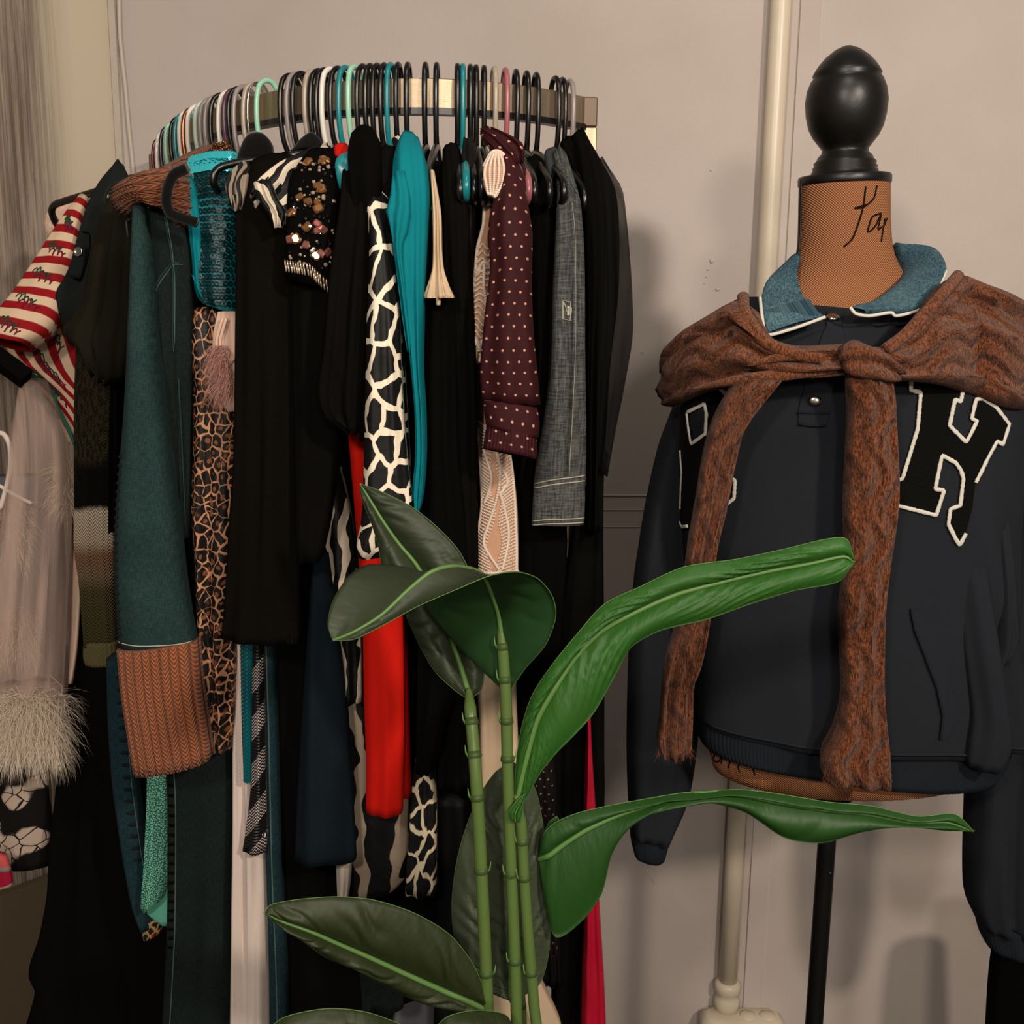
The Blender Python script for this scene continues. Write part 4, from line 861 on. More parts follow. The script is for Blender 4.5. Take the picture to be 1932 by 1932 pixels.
# ---- black chiffon blouse at the right end
root = tag(empty('chiffon_blouse', P(1160, 900, 1.48)), 'sheer black chiffon blouse with a billowing sleeve at the right end of the rack', 'blouse', RK)
cloth('body', m_black2, [(1078, 262, 1100, 272, 1.56), (1090, 300, 1128, 312, 1.51), (1100, 360, 1160, 360, 1.48), (1104, 440, 1168, 440, 1.47), (1108, 560, 1166, 560, 1.47), (1108, 700, 1150, 700, 1.47), (1108, 860, 1140, 880, 1.47), (1106, 1000, 1136, 1000, 1.47)], root, front=.018, back=.06, folds=(3, .01), seed=58)
cloth('sleeve', m_sheer, [(1120, 310, 1136, 318, 1.50), (1130, 345, 1172, 362, 1.47), (1134, 400, 1182, 420, 1.46), (1138, 480, 1188, 480, 1.455), (1138, 560, 1193, 560, 1.455), (1132, 640, 1193, 640, 1.455), (1126, 740, 1176, 740, 1.46), (1124, 820, 1160, 820, 1.46), (1124, 880, 1146, 900, 1.46)], root, front=.012, back=.03, folds=(3, .008), seed=59, wrink=.001)
# ---- red satin at bottom right of the rack
cloth('crimson_gown', m_crim, [(1105, 1280, 1112, 1280, 1.45), (1106, 1400, 1116, 1400, 1.45), (1102, 1530, 1124, 1530, 1.45), (1102, 1650, 1128, 1650, 1.45), (1102, 1750, 1134, 1750, 1.45), (1098, 1850, 1140, 1850, 1.45), (1094, 2010, 1146, 2010, 1.45)], label='crimson satin gown hanging at the right bottom of the rack', cat='dress', group=RK, front=.018, back=.04, folds=(2, .006), seed=60, wrink=.0016)

# ---- lower middle layer
blk('navy_skirt', m_navy, [(592, 1050, 622, 1040, 1.42), (582, 1180, 636, 1180, 1.41), (572, 1320, 654, 1320, 1.41), (562, 1480, 664, 1480, 1.41), (556, 1620, 672, 1620, 1.41)], 'dark navy A-line skirt with a centre seam', 'skirt', seed=61, folds=(1.6, .008), back=.04)
blk('abstract_dress', m_swirl, [(612, 890, 640, 880, 1.44), (606, 1000, 664, 980, 1.43), (618, 1100, 676, 1090, 1.43), (640, 1200, 682, 1200, 1.43), (648, 1320, 684, 1320, 1.43)], 'black dress with cream and gold flower print left of the red dress', 'dress', seed=62, back=.04)
blk('palm_print_dress', m_abstract, [(650, 1280, 690, 1290, 1.455), (654, 1420, 760, 1440, 1.455), (660, 1560, 775, 1560, 1.455), (662, 1640, 772, 1640, 1.455), (664, 1700, 762, 1660, 1.455)], 'black dress with broad taupe leaf strokes below the red dress', 'dress', seed=63, back=.04)
blk('net_print_skirt', m_net2, [(784, 1430, 818, 1430, 1.42), (776, 1500, 824, 1500, 1.42), (770, 1600, 824, 1600, 1.42), (765, 1680, 824, 1680, 1.42)], 'small black and cream net print skirt low beside the plant leaves', 'skirt', seed=64, folds=(4, .008), back=.03)
blk('black_trousers', m_black, [(660, 1250, 800, 1250, 1.52), (650, 1450, 880, 1450, 1.52), (560, 1640, 900, 1640, 1.52), (640, 1800, 1000, 1800, 1.52), (655, 1900, 760, 1890, 1.52)], 'wide black trousers behind the print dresses', 'trousers', seed=65, back=.05)
blk('black_velvet_gown', m_black2, [(500, 1190, 580, 1190, 1.48), (520, 1400, 600, 1400, 1.48), (530, 1600, 660, 1600, 1.48), (535, 1932, 700, 1932, 1.48), (535, 2010, 700, 2010, 1.48)], 'long black velvet gown behind the navy skirt', 'dress', seed=66, back=.04)
blk('black_evening_dress', m_black3, [(820, 1500, 890, 1500, 1.47), (822, 1700, 910, 1700, 1.47), (818, 1932, 930, 1932, 1.47), (818, 2010, 930, 2010, 1.47)], 'black evening dress behind the plant stems', 'dress', seed=67, back=.04)
blk('grey_trousers', m_greyshirt, [(768, 1700, 830, 1700, 1.60), (740, 1932, 822, 1932, 1.60), (738, 2010, 820, 2010, 1.60)], 'pale grey trouser leg at the bottom behind the leaf', 'trousers', seed=68, back=.04)
blk('white_slip', m_white, [(634, 1610, 664, 1610, 1.44), (636, 1660, 662, 1660, 1.44), (638, 1700, 656, 1700, 1.44)], 'narrow white slip hem under the navy skirt', 'slip', seed=69, back=.02)
blk('dark_jeans', m_jean2, [(640, 1700, 760, 1740, 1.49), (660, 1800, 762, 1800, 1.49), (672, 1900, 762, 1896, 1.49)], 'very dark jeans hem above the lowest leaf', 'jeans', seed=70, back=.03)
# main teal-dark jeans
root = tag(empty('flared_jeans', P(370, 2010, 1.50)), 'dark green grey flared jeans hanging below the denim jacket cuff', 'jeans', RK)
s_, T = cloth('leg', m_jean2, [(305, 1380, 442, 1380, 1.50), (316, 1480, 441, 1480, 1.49), (318, 1600, 440, 1600, 1.49), (316, 1750, 438, 1750, 1.49), (308, 1900, 438, 1900, 1.49), (302, 2010, 436, 2010, 1.49)], root, front=.02, back=.05, folds=(1.4, .008), seed=71)
V, Fc = T.line([(-.66, .0), (-.66, .3), (-.68, .6), (-.72, .98)], .0011, .001); mk('side_seam', V, Fc, m_stitchd, root)
V, Fc = scatter(ball(6, 4, 1, .4, .25), [(*T.at(-.76, .08+i*.028, 0), .0075, .1) for i in range(20)]); tag(mk('seam_puckers', V, Fc, m_black, root), kind='stuff')
root = tag(empty('skinny_jeans', P(250, 1760, 1.60)), 'teal blue skinny jeans left of the rust knit cuff', 'jeans', RK)
s_, T = cloth('leg', m_jean3, [(203, 1240, 240, 1240, 1.60), (206, 1360, 248, 1360, 1.60), (214, 1480, 258, 1480, 1.60), (230, 1600, 272, 1590, 1.60), (248, 1700, 288, 1690, 1.60), (266, 1752, 298, 1738, 1.60)], root, front=.018, back=.04, folds=(1.5, .004), seed=72)
V, Fc = scatter(ball(6, 4, 1, .4, .25), [(*T.at(.55, .06+i*.045, 0), .0085, -.3) for i in range(16)]); tag(mk('seam_puckers', V, Fc, m_jean2, root), kind='stuff')
V, Fc = T.line([(.8, .02), (.8, .5), (.85, .95)], .001, .001); mk('side_seam', V, Fc, m_stitchd, root)
cloth('embroidered_hem', m_embr, [(264, 1742, 304, 1728, 1.595), (268, 1752, 306, 1740, 1.595), (272, 1772, 304, 1756, 1.595)], root, label='gold and red embroidered hem', front=.012, back=.03, folds=(1, .001), seed=73)
root = tag(empty('stitched_jeans', P(520, 1932, 1.44)), 'narrow teal jeans leg with pale frayed seam beside the white dress', 'jeans', RK)
s_, T = cloth('leg', m_jean3, [(494, 1205, 518, 1205, 1.45), (498, 1350, 522, 1350, 1.45), (500, 1500, 526, 1500, 1.45), (504, 1650, 532, 1650, 1.45), (508, 1800, 540, 1800, 1.45), (510, 1932, 542, 1932, 1.45), (510, 2010, 542, 2010, 1.45)], root, front=.014, back=.03, folds=(1.2, .003), seed=74)
V, Fc = T.line([(.0, .0), (.1, .3), (.0, .6), (.2, .98)], .0013, .001); mk('frayed_seam', V, Fc, m_stitchd, root)
# aqua beaded
root = tag(empty('aqua_dress', P(292, 1740, 1.56)), 'mint dress covered in tiny beads with a folded hem', 'dress', RK)
cloth('skirt', m_aquab, [(279, 1450, 318, 1450, 1.56), (276, 1550, 318, 1550, 1.56), (271, 1640, 318, 1640, 1.56), (266, 1708, 310, 1690, 1.56), (270, 1718, 290, 1706, 1.56)], root, front=.014, back=.03, folds=(2, .004), seed=75)
cloth('lining', m_aqua, [(285, 1700, 320, 1660, 1.575), (278, 1722, 322, 1710, 1.575), (300, 1738, 318, 1744, 1.575)], root, front=.008, back=.02, folds=(1, .002), seed=76)
# white trousers / dress
cloth('white_dress', m_white, [(440, 1208, 470, 1208, 1.47), (440, 1400, 492, 1400, 1.465), (440, 1560, 500, 1560, 1.46), (438, 1700, 505, 1700, 1.46), (436, 1860, 508, 1860, 1.46), (434, 2010, 508, 2010, 1.46)], label='long off-white dress hanging right of the leopard print', cat='dress', group=RK, front=.018, back=.04, folds=(3, .012), seed=77)
root = tag(empty('sequin_skirt', P(470, 1475, 1.43)), 'narrow strip of teal sequin skirt over the white dress', 'skirt', RK)
s_, T = cloth('body', m_tealbase, [(1205, 458, 482, 1.435), (1350, 460, 480, 1.435), (1472, 464, 476, 1.435)], root, front=.010, back=.02, folds=(1, .002), seed=78)
V, Fc = scatter(disc(9, .3, .1), [(*T.at(x, .02+i*.028, .001), .0052, 0) for i in range(35) for x in (-.75, -.1, .5)]); tag(mk('sequins', V, Fc, m_seqt, root), kind='stuff')
cloth('metallic_dress', m_plaid, [(478, 1205, 498, 1205, 1.43), (476, 1350, 500, 1350, 1.43), (474, 1480, 502, 1480, 1.43), (462, 1580, 504, 1580, 1.43), (458, 1602, 502, 1606, 1.43)], label='black knit dress with silver diamond threads over the white dress', cat='dress', group=RK, front=.012, back=.02, folds=(1.5, .004), seed=79)
# long black gown at left
root = cloth('black_ball_gown', m_black2, [(150, 850, 235, 850, 1.80), (136, 1050, 240, 1050, 1.78), (126, 1250, 300, 1250, 1.76), (112, 1450, 320, 1450, 1.75), (96, 1600, 330, 1600, 1.75), (92, 1680, 335, 1680, 1.75), (76, 1760, 340, 1760, 1.75), (54, 1830, 340, 1830, 1.75), (66, 1870, 340, 1870, 1.75), (40, 1960, 345, 1960, 1.75), (10, 2040, 350, 2040, 1.75)],
      label='long flared black gown filling the lower left of the rack', cat='dress', group=RK, front=.03, back=.08, folds=(6, .03), seed=80)
cloth('pink_sash', m_blush, [(140, 1020, 156, 1020, 1.74), (136, 1120, 152, 1120, 1.735), (133, 1220, 146, 1220, 1.72), (130, 1290, 136, 1290, 1.71)], label='narrow pale pink sash lying along the black gown', cat='sash', group=RK, front=.005, back=.008, folds=(1, .001), seed=81)
blk('candy_knit', m_black, [(216, 640, 236, 640, 1.62), (212, 760, 228, 760, 1.62), (210, 900, 226, 900, 1.62), (212, 1000, 222, 1000, 1.62)], 'black knit sleeve in the gap left of the denim jacket', 'jumper', seed=82, back=.12)
# hidden backing garments that keep the row dense
for k, (x0, x1, y0, y1, d, nm, lb) in enumerate(((250, 345, 380, 1500, 1.66, 'black_raincoat', 'black raincoat deep behind the denim jacket'), (345, 470, 420, 1400, 1.60, 'black_long_coat', 'long black coat deep behind the leopard print'),
        (460, 640, 330, 1400, 1.56, 'black_shift_dress', 'black shift dress deep behind the black tunic'), (600, 720, 300, 1300, 1.52, 'black_pencil_dress', 'black pencil dress deep behind the red dress'),
        (700, 850, 300, 1500, 1.50, 'black_wrap_dress', 'black wrap dress deep behind the net print sleeve'), (840, 960, 310, 1500, 1.51, 'black_sheath_dress', 'black sheath dress deep behind the beaded gown'), (950, 1070, 320, 1550, 1.57, 'black_overcoat', 'black overcoat deep behind the dotted blouse'))):
    blk(nm, m_black, [(x0+30, y0, x1-30, y0, d+.02), (x0, y0+70, x1, y0+70, d), (x0, (y0+y1)/2, x1, (y0+y1)/2, d), (x0, y1, x1, y1, d)], lb, 'coat' if 'coat' in nm else 'dress', seed=90+k, back=.04)

# ------------------------------------------------------------------ tulle and feather dress with second rail at the far left
V, Fc = join([rod([P(-420, 372, 1.66), P(50, 715, 1.66)], .017, 4)])
tag(mk('display_arm', V, Fc, m_black, smoothf=False), 'black flat display arm sloping in from the left edge', 'rail')
root = tag(empty('feather_dress', P(60, 1460, 1.72)), 'dusty pink tulle dress with white feather bands at the far left', 'dress')
s_, T = cloth('tulle_overlay', m_tulle, [(45, 715, 78, 722, 1.70), (20, 830, 120, 830, 1.70), (10, 950, 128, 950, 1.70), (-10, 1100, 132, 1100, 1.70), (-20, 1250, 130, 1250, 1.70), (-30, 1330, 124, 1320, 1.70)], root, front=.03, back=.04, folds=(5, .02), seed=100)
cloth('lining', m_greyshirt, [(-30, 900, 110, 900, 1.80), (-30, 1100, 118, 1100, 1.80), (-40, 1300, 110, 1300, 1.80), (-40, 1430, 100, 1430, 1.80)], root, front=.02, back=.04, folds=(3, .01), seed=101)
rs = np.random.RandomState(21)
for (x0, x1, y0, y1, n_, L, d, nm) in ((-40, 118, 1320, 1410, 5200, .062, 1.665, 'feather_hem'), (-40, 60, 1160, 1230, 1800, .05, 1.76, 'feather_band'), (-40, 50, 960, 1050, 1800, .05, 1.76, 'feather_band'), (112, 142, 880, 960, 700, .04, 1.74, 'feather_trim')):
    R = []; D = []
    for i in range(n_):
        x = rs.uniform(x0, x1); y = rs.uniform(y0, y1); th = (x-x0)/(x1-x0)
        R.append(P(x, y, d-.02*math.sin(math.pi*min(1, max(0, th)))+rs.rand()*.03)); D.append(np.array([(th-.5)*1.2+rs.randn()*.35, -.8, .15+(y0+y1-2*y)/(y1-y0)*.7]))
    V, Fc = strands(R, D, L, .00032, rs, .75, .3); tag(mk(nm, V, Fc, m_fur, root), kind='stuff')
cloth('feather_core', m_white, [(1325, -50, 108, 1.70), (1370, -50, 114, 1.70), (1430, -50, 104, 1.70)], root, front=.02, back=.03, folds=(2, .01), seed=102)
V, Fc = rod(smooth([P(x, y, 1.69) for x, y in ((-20, 820), (5, 818), (18, 840), (20, 880), (12, 920), (0, 960))], 6), .004, 8); mk('satin_strap', V, Fc, m_white, root)
V, Fc = rod(smooth([P(x, y, 1.69) for x, y in ((-20, 905), (30, 935), (60, 950))], 6), .003, 8); mk('satin_strap', V, Fc, m_white, root)
cloth('floral_skirt', m_floral, [(1410, -40, 88, 1.80), (1480, -40, 92, 1.80), (1560, -40, 96, 1.80), (1632, -40, 92, 1.80)], label='black and cream floral skirt below the feather hem', cat='skirt', front=.02, back=.04, folds=(3, .012), seed=103)
b = NB('pink_teal_border'); st = b.ramp(b.math('FRACT', b.math('MULTIPLY', b.V, 14)), [(0, s2l((190, 80, 80))), (.3, s2l((190, 80, 80))), (.34, s2l((60, 150, 130))), (.44, s2l((150, 16, 48))), (.85, s2l((150, 16, 48))), (.9, s2l((200, 170, 130)))]); m_pinkb = b.fin(st, .8, .2)
cloth('scarf_corner', m_pinkb, [(-40, 1605, 12, 1615, 1.70), (-40, 1640, 20, 1640, 1.70), (-40, 1690, 24, 1668, 1.70)], label='pink scarf corner with a teal and crimson border at the left edge', cat='scarf', front=.008, back=.012, folds=(2, .003), seed=104)

cloth('velvet_hanger', m_velvet, [(466, 264, 503, 260, 1.455), (456, 276, 513, 270, 1.45), (449, 292, 516, 286, 1.45), (448, 304, 516, 296, 1.45)], label='black velvet dome of a padded hanger under the chrome hook', cat='clothes hanger', group='plastic hangers on the curved rail', front=.012, back=.02, folds=(1, .001), seed=110)
cloth('padded_hanger', m_velvet, [(578, 262, 600, 262, 1.47), (562, 272, 610, 272, 1.465), (548, 290, 612, 286, 1.46)], label='rounded black padded hanger above the swirl print shoulder', cat='clothes hanger', group='plastic hangers on the curved rail', front=.012, back=.02, folds=(1, .001), seed=111)
cloth('wide_hanger', HM['teal'], [(666, 284, 670, 294, 1.375), (640, 294, 668, 310, 1.365), (632, 306, 664, 330, 1.36), (634, 330, 656, 346, 1.36), (640, 356, 650, 360, 1.36)], label='wide teal hanger end in front of the red strap', cat='clothes hanger', group='plastic hangers on the curved rail', front=.005, back=.008, folds=(1, .0005), seed=112)

# ------------------------------------------------------------------ dress form
b = NB('burlap'); wu = b.math('SINE', b.math('MULTIPLY', b.U, 1900)); wv = b.math('SINE', b.math('MULTIPLY', b.V, 1900))
wz = b.math('MULTIPLY', wu, wv); col = b.mix(b.step(wz, -.5, .5), s2l((112, 66, 40)), s2l((206, 146, 104))); col = b.mix(b.math('MULTIPLY', b.noise(b.uv, 25, 4), .5), col, s2l((150, 92, 58)))
b.bump(wz, .8, .0012); m_burlap = b.fin(col, .95, .1)
m_ebony = plain('black_turned_wood', (14, 13, 11), .38, .4, bumpn=.15)
m_ink = plain('black_ink', (26, 14, 10), .9, .1)
YM = 1.53
form = tag(empty('dress_form', (P(1590, 900, YM)[0], YM, 0)), 'burlap dress form with a turned black finial and black stand pole', 'mannequin')
t_, TN = cloth('torso', m_burlap, [(340, 1510, 1676, YM), (380, 1509, 1676, YM), (430, 1508, 1677, YM), (475, 1505, 1682, YM), (510, 1494, 1698, YM), (545, 1470, 1722, YM), (580, 1430, 1762, YM), (620, 1385, 1815, YM), (680, 1345, 1855, YM), (800, 1330, 1870, YM), (950, 1345, 1860, YM), (1120, 1362, 1842, YM), (1300, 1340, 1850, YM), (1400, 1337, 1848, YM), (1446, 1346, 1838, YM)],
      form, front=[.058]*4+[.075, .10, .115, .12]+[.115]*12, back=[.058]*4+[.07, .09, .10, .11]+[.10]*12, pw=.95, folds=(1, 0), seg=48)
for sx in (-.995, .995):
    V, Fc = TN.line([(sx, .0), (sx, .04), (sx, .08), (sx, .12), (sx, .155), (sx*.93, .19)], .0036, .001); mk('neck_cord', V, Fc, m_ebony, form)
px2 = .000735
prof = [(74, 368), (76, 350), (81, 349), (82, 346), (82, 336), (80, 333), (58, 331), (59, 326), (56, 323), (57, 318), (54, 315), (55, 310), (50, 305), (48, 300), (42, 294), (40, 288), (46, 280), (57, 266), (65, 250), (70, 228), (72, 205), (69, 185), (63, 170), (58, 164), (60, 160), (56, 152), (49, 142), (38, 130), (22, 118), (8, 112), (1, 111)]
a0 = P(1593, 345, YM); a1 = P(1599, 112, YM)
V, Fc = lathe([(r*px2, (345-y)*px2*1.0) for r, y in prof], a0, a1-a0, 44); mk('finial', V, Fc, m_ebony, form)
pc = P(1568, 1480, YM)
V, Fc = rod([(pc[0], YM, z) for z in np.linspace(.03, pc[2]+.03, 8)], .0135, 18); mk('pole', V, Fc, m_ebony, form)
V, Fc = lathe([(.03, -.02), (.034, -.018), (.034, .0), (.03, .004), (.02, .006)], (pc[0], YM, pc[2]+.002), seg=24); mk('pole_socket', V, Fc, m_ebony, form)
V, Fc = lathe([(.15, 0), (.152, .01), (.14, .02), (.05, .028), (.022, .06), (.014, .07)], (pc[0], YM, 0), seg=40); mk('base', V, Fc, m_ebony, form)
q = P(1620, 1482, YM-.03); V, Fc = bevbox(.004, .004, .012, .001); mk('height_lever', V+q, Fc, m_ebony, form)
V, Fc = scatter(ball(8, 5, 1, 1, .4), [(P(1561, 1640, YM)+np.array([0, -.0135, 0]), (0, -1, 0), .003, 0)]); mk('pole_screw', V, Fc, m_dark, form)
def strokes(T, lines, r, parent, name, mat=None, off=.0006):
    bv = BVHTree.FromPolygons(T.V.tolist(), T.F)
    for ln in lines:
        pts = []; ns = []
        for x, y in smooth(ln, 6):
            d = Vector(ray(x, y)); h = bv.ray_cast(Vector(CAM), d.normalized())
            if h[0] is None: continue
            n = np.array(h[1]); n = n if np.dot(n, -np.array(d)) > 0 else -n
            pts.append(np.array(h[0])+n*off); ns.append(n)
        if len(pts) > 2:
            V, Fc = rod(pts, r, 6, flat=ns); mk(name, V, Fc, mat or m_ink, parent)
strokes(TN, [[(1633, 352), (1628, 391), (1619, 422), (1608, 450), (1592, 466)], [(1654, 350), (1648, 374), (1630, 390), (1612, 393), (1634, 386)],
             [(1662, 402), (1645, 410), (1637, 437), (1650, 428), (1662, 404), (1656, 432), (1664, 428)], [(1669, 412), (1665, 436), (1662, 456)], [(1668, 424), (1673, 412)]], .0013, form, 'script_letter')
strokes(TN, [[(1356, 1412), (1346, 1432), (1357, 1436), (1366, 1414), (1361, 1440)], [(1374, 1448), (1383, 1424), (1396, 1428)], [(1404, 1428), (1394, 1444), (1395, 1456)], [(1432, 1446), (1422, 1448), (1424, 1462)], [(1338, 1410), (1342, 1424)]], .0013, form, 'script_letter')

# ------------------------------------------------------------------ rugby sweatshirt
m_sweat = fabric('navy_sweatshirt_fleece', (33, 36, 41), .95, .08, 700, .15, .25)
m_rib2 = fabric('navy_rib', (27, 32, 38), .95, .08, 1000, .3, .3)
m_dcol = denim('washed_denim_collar', (26, 58, 76), (108, 138, 142), .8)
m_chen = plain('white_chenille', (214, 208, 196), .9, .1, bumpn=.5)
b = NB('black_chenille'); b.bump(b.noise(b.obj, 350, 3), .8, .003); m_blkch = b.fin(s2l((9, 10, 8)), .95, .12)
def g(x, c, w_): return math.exp(-((x-c)/w_)**2)
def sst(t, a, b_): t = max(0, min(1, (t-a)/(b_-a))); return t*t*(3-2*t)
def body_disp(x, t):
    d = 0
    d += .022*g(x, .42+.50*t, .07)*sst(t, .35, .7)          # long diagonal drape right
    d += -.018*g(x, .58+.47*t, .06)*sst(t, .35, .75)
    d += .012*g(x, .30+.25*t, .05)*sst(t, .5, .8)
    d += -.010*g(x, -.05-.1*t, .12)*sst(t, .6, 1)
    d += .006*g(x, -.55+.1*t, .1)*sst(t, .3, .9)
    d += .010*sst(t, .90, 1)*0
    return d
shirt = tag(empty('rugby_sweatshirt', P(1590, 1420, 1.5)), 'navy sweatshirt with denim collar and chenille letter patches on the dress form', 'sweatshirt')
rowsB = [(560, 1405, 1765, YM), (590, 1350, 1825, YM), (640, 1302, 1880, YM), (720, 1284, 1908, YM), (800, 1283, 1914, YM), (900, 1284, 1908, YM), (1000, 1288, 1902, YM), (1100, 1296, 1904, YM), (1200, 1304, 1908, YM), (1306, 1285, 1914, 1300, YM), (1306, 1340, 1902, 1374, YM)]
s_, TS2 = cloth('body', m_sweat, rowsB, shirt, front=[.035, .118, .128, .132, .136]+[.141]*14, back=[.09, .11, .12, .12, .12], pw=.62, folds=(2, .008), seg=72, step=.009, disp=body_disp, seed=200)
s_, TH = cloth('hem_rib', m_rib2, [(1309, 1328, 1892, 1362, YM), (1308, 1364, 1880, 1412, YM), (1316, 1384, 1856, 1444, YM)], shirt, front=.132, back=.11, pw=.62, ribs=(95, .0016), folds=(2, .004), seed=201)
V, Fc = TS2.line([(-.95, .985), (-.5, .985), (0, .985), (.5, .985), (.95, .985)], .0022, .003); mk('hem_seam', V, Fc, m_sweat, shirt)
s_, TL = cloth('sleeve', m_sweat, [(1300, 680, 1345, 690, 1.57), (1274, 770, 1328, 770, 1.58), (1242, 850, 1322, 855, 1.59), (1219, 950, 1318, 960, 1.59), (1206, 1030, 1314, 1050, 1.59), (1195, 1110, 1314, 1130, 1.59), (1186, 1250, 1322, 1270, 1.59), (1183, 1400, 1314, 1400, 1.59), (1185, 1500, 1298, 1500, 1.59), (1189, 1560, 1264, 1576, 1.59)],
      shirt, front=.05, back=.05, folds=(2, .012), seed=202)
cloth('cuff', m_rib2, [(1190, 1555, 1260, 1574, 1.588), (1190, 1582, 1260, 1590, 1.588), (1196, 1608, 1254, 1612, 1.588)], shirt, front=.035, back=.035, ribs=(14, .0015), folds=(2, .004), seed=203)
cloth('sleeve', m_sweat, [(1880, 620, 1930, 620, 1.57), (1885, 740, 1965, 740, 1.58), (1880, 900, 1990, 900, 1.58), (1872, 1080, 2005, 1080, 1.58), (1852, 1260, 2000, 1260, 1.58), (1834, 1400, 1990, 1400, 1.58), (1826, 1480, 1985, 1480, 1.58), (1822, 1600, 1978, 1600, 1.58), (1826, 1690, 1970, 1690, 1.58), (1846, 1738, 1955, 1745, 1.58)],
      shirt, front=.05, back=.05, folds=(3, .02), seed=204)
cloth('cuff', m_rib2, [(1844, 1732, 1956, 1742, 1.578), (1852, 1762, 1950, 1770, 1.578), (1862, 1782, 1940, 1788, 1.578)], shirt, front=.04, back=.04, ribs=(16, .0015), folds=(2, .004), seed=205)
# right side drape over the sleeve
cloth('side_drape', m_sweat, [(1852, 900, 1898, 880, 1.52), (1862, 980, 1900, 970, 1.47), (1866, 1060, 1905, 1050, 1.44), (1868, 1160, 1912, 1150, 1.43), (1860, 1230, 1916, 1190, 1.43), (1850, 1262, 1898, 1232, 1.43)], shirt, front=.03, back=.04, folds=(2, .008), seed=206)
cloth('side_drape', m_sweat, [(1770, 900, 1830, 890, 1.50), (1782, 990, 1842, 980, 1.46), (1798, 1120, 1862, 1120, 1.425), (1812, 1230, 1880, 1230, 1.405), (1826, 1340, 1896, 1340, 1.40), (1820, 1400, 1900, 1400, 1.40), (1816, 1432, 1876, 1438, 1.405)], shirt, front=.03, back=.05, folds=(1.4, .008), seed=207)
bvB = BVHTree.FromPolygons(TS2.V.tolist(), TS2.F)
def hit(x, y):
    d = Vector(ray(x, y)).normalized(); h = bvB.ray_cast(Vector(CAM), d)
    if h[0] is None: return None, None
    n = np.array(h[1]); n = n if np.dot(n, -np.array(d)) > 0 else -n
    return np.array(h[0]), n
def patch(name, poly, off, th, mat, parent, holes=(), step=7):
    pts = [Vector(p) for p in poly]; edges = [(i, (i+1) % len(poly)) for i in range(len(poly))]
    faces = [list(range(len(poly)))]
    def inside(p, pg):
        c = False
        for i in range(len(pg)):
            a_, b_ = pg[i], pg[i-1]
            if (a_[1] > p[1]) != (b_[1] > p[1]) and p[0] < (b_[0]-a_[0])*(p[1]-a_[1])/(b_[1]-a_[1])+a_[0]: c = not c
        return c
    xs_ = [p[0] for p in poly]; ys_ = [p[1] for p in poly]
    for x in np.arange(min(xs_), max(xs_), step):
        for y in np.arange(min(ys_), max(ys_), step):
            if inside((x, y), poly) and min((x-a_[0])**2+(y-a_[1])**2 for a_ in poly) > 9: pts.append(Vector((float(x), float(y))))
    vo, eo, fo, *_ = delaunay_2d_cdt(pts, edges, faces, 1, 1e-4)
    top = []; 
    for v in vo:
        p, n = hit(v[0], v[1])
        if p is None: p = P(v[0], v[1], 1.45); n = np.array([0, -1, 0])
        top.append((p, n))
    N = len(top); V = [p+n*(off+th) for p, n in top]+[p+n*(off-.004) for p, n in top]
    fo = [f for f in fo if not any(inside(((vo[f[0]][0]+vo[f[1]][0]+vo[f[2]][0])/3, (vo[f[0]][1]+vo[f[1]][1]+vo[f[2]][1])/3), h_) for h_ in holes)]
    ec = {}
    for f in fo:
        for i in range(len(f)): e = (f[i], f[(i+1) % len(f)]); ec[tuple(sorted(e))] = ec.get(tuple(sorted(e)), [])+[e]
    Fc = [tuple(f) for f in fo]+[tuple(i+N for i in reversed(f)) for f in fo]
    for k_, e in ec.items():
        if len(e) == 1: a_, b_ = e[0]; Fc.append((b_, a_, a_+N, b_+N))
    return mk(name, V, Fc, mat, parent, smoothf=False)
def outline(name, pts, r, mat, parent, off=.004, k=3):
    P_ = []; N_ = []; pts = np.array(pts, float); st_ = [0]
    for a_, b_ in zip(pts[:-1], pts[1:]): st_.append(st_[-1]+np.hypot(*(b_-a_)))
    ss_ = np.linspace(0, st_[-1], max(4, int(st_[-1]/3)))
    for x, y in zip(np.interp(ss_, st_, pts[:, 0]), np.interp(ss_, st_, pts[:, 1])):
        p, n = hit(x, y)
        if p is None: continue
        P_.append(p+n*off); N_.append(n)
    if len(P_) > 2:
        rr = np.full(len(P_), r)*(1+.12*np.random.RandomState(len(P_)).randn(len(P_)).clip(-1, 1)); V, Fc = rod(P_, rr, 7, flat=N_); mk(name, V, Fc, mat, parent)
H = [(1717, 712), (1716, 737), (1735, 740), (1729, 809), (1700, 902), (1690, 906), (1690, 953), (1764, 971), (1779, 924), (1762, 922), (1775, 858), (1800, 872), (1810, 886), (1815, 902), (1809, 953), (1791, 959), (1787, 988), (1800, 1015), (1808, 1028), (1820, 1005), (1832, 960), (1838, 910), (1858, 868), (1877, 832), (1888, 838), (1900, 801), (1875, 768), (1849, 752), (1838, 754), (1830, 790), (1840, 795), (1820, 834), (1789, 803), (1799, 754), (1810, 758), (1816, 723), (1803, 712)]
patch('letter_patch', H, .001, .002, m_blkch, shirt)['label'] = 'black chenille letter with white edging on the right chest'
outline('patch_edging', H[:20], .0028, m_chen, shirt, k=4); outline('patch_edging', H[21:]+H[:1], .0028, m_chen, shirt, k=4)
L = [(1288, 770), (1305, 742), (1340, 722), (1362, 735), (1378, 760), (1385, 800), (1374, 870), (1388, 905), (1386, 940), (1362, 960), (1330, 975), (1300, 994), (1287, 988), (1289, 930), (1288, 850)]
hole = [(1300, 778), (1332, 762), (1336, 780), (1334, 818), (1308, 838), (1303, 805)]
patch('letter_patch', L, .001, .002, m_blkch, shirt, holes=[hole], step=5)['label'] = 'black chenille letter partly hidden by the rust sleeve'
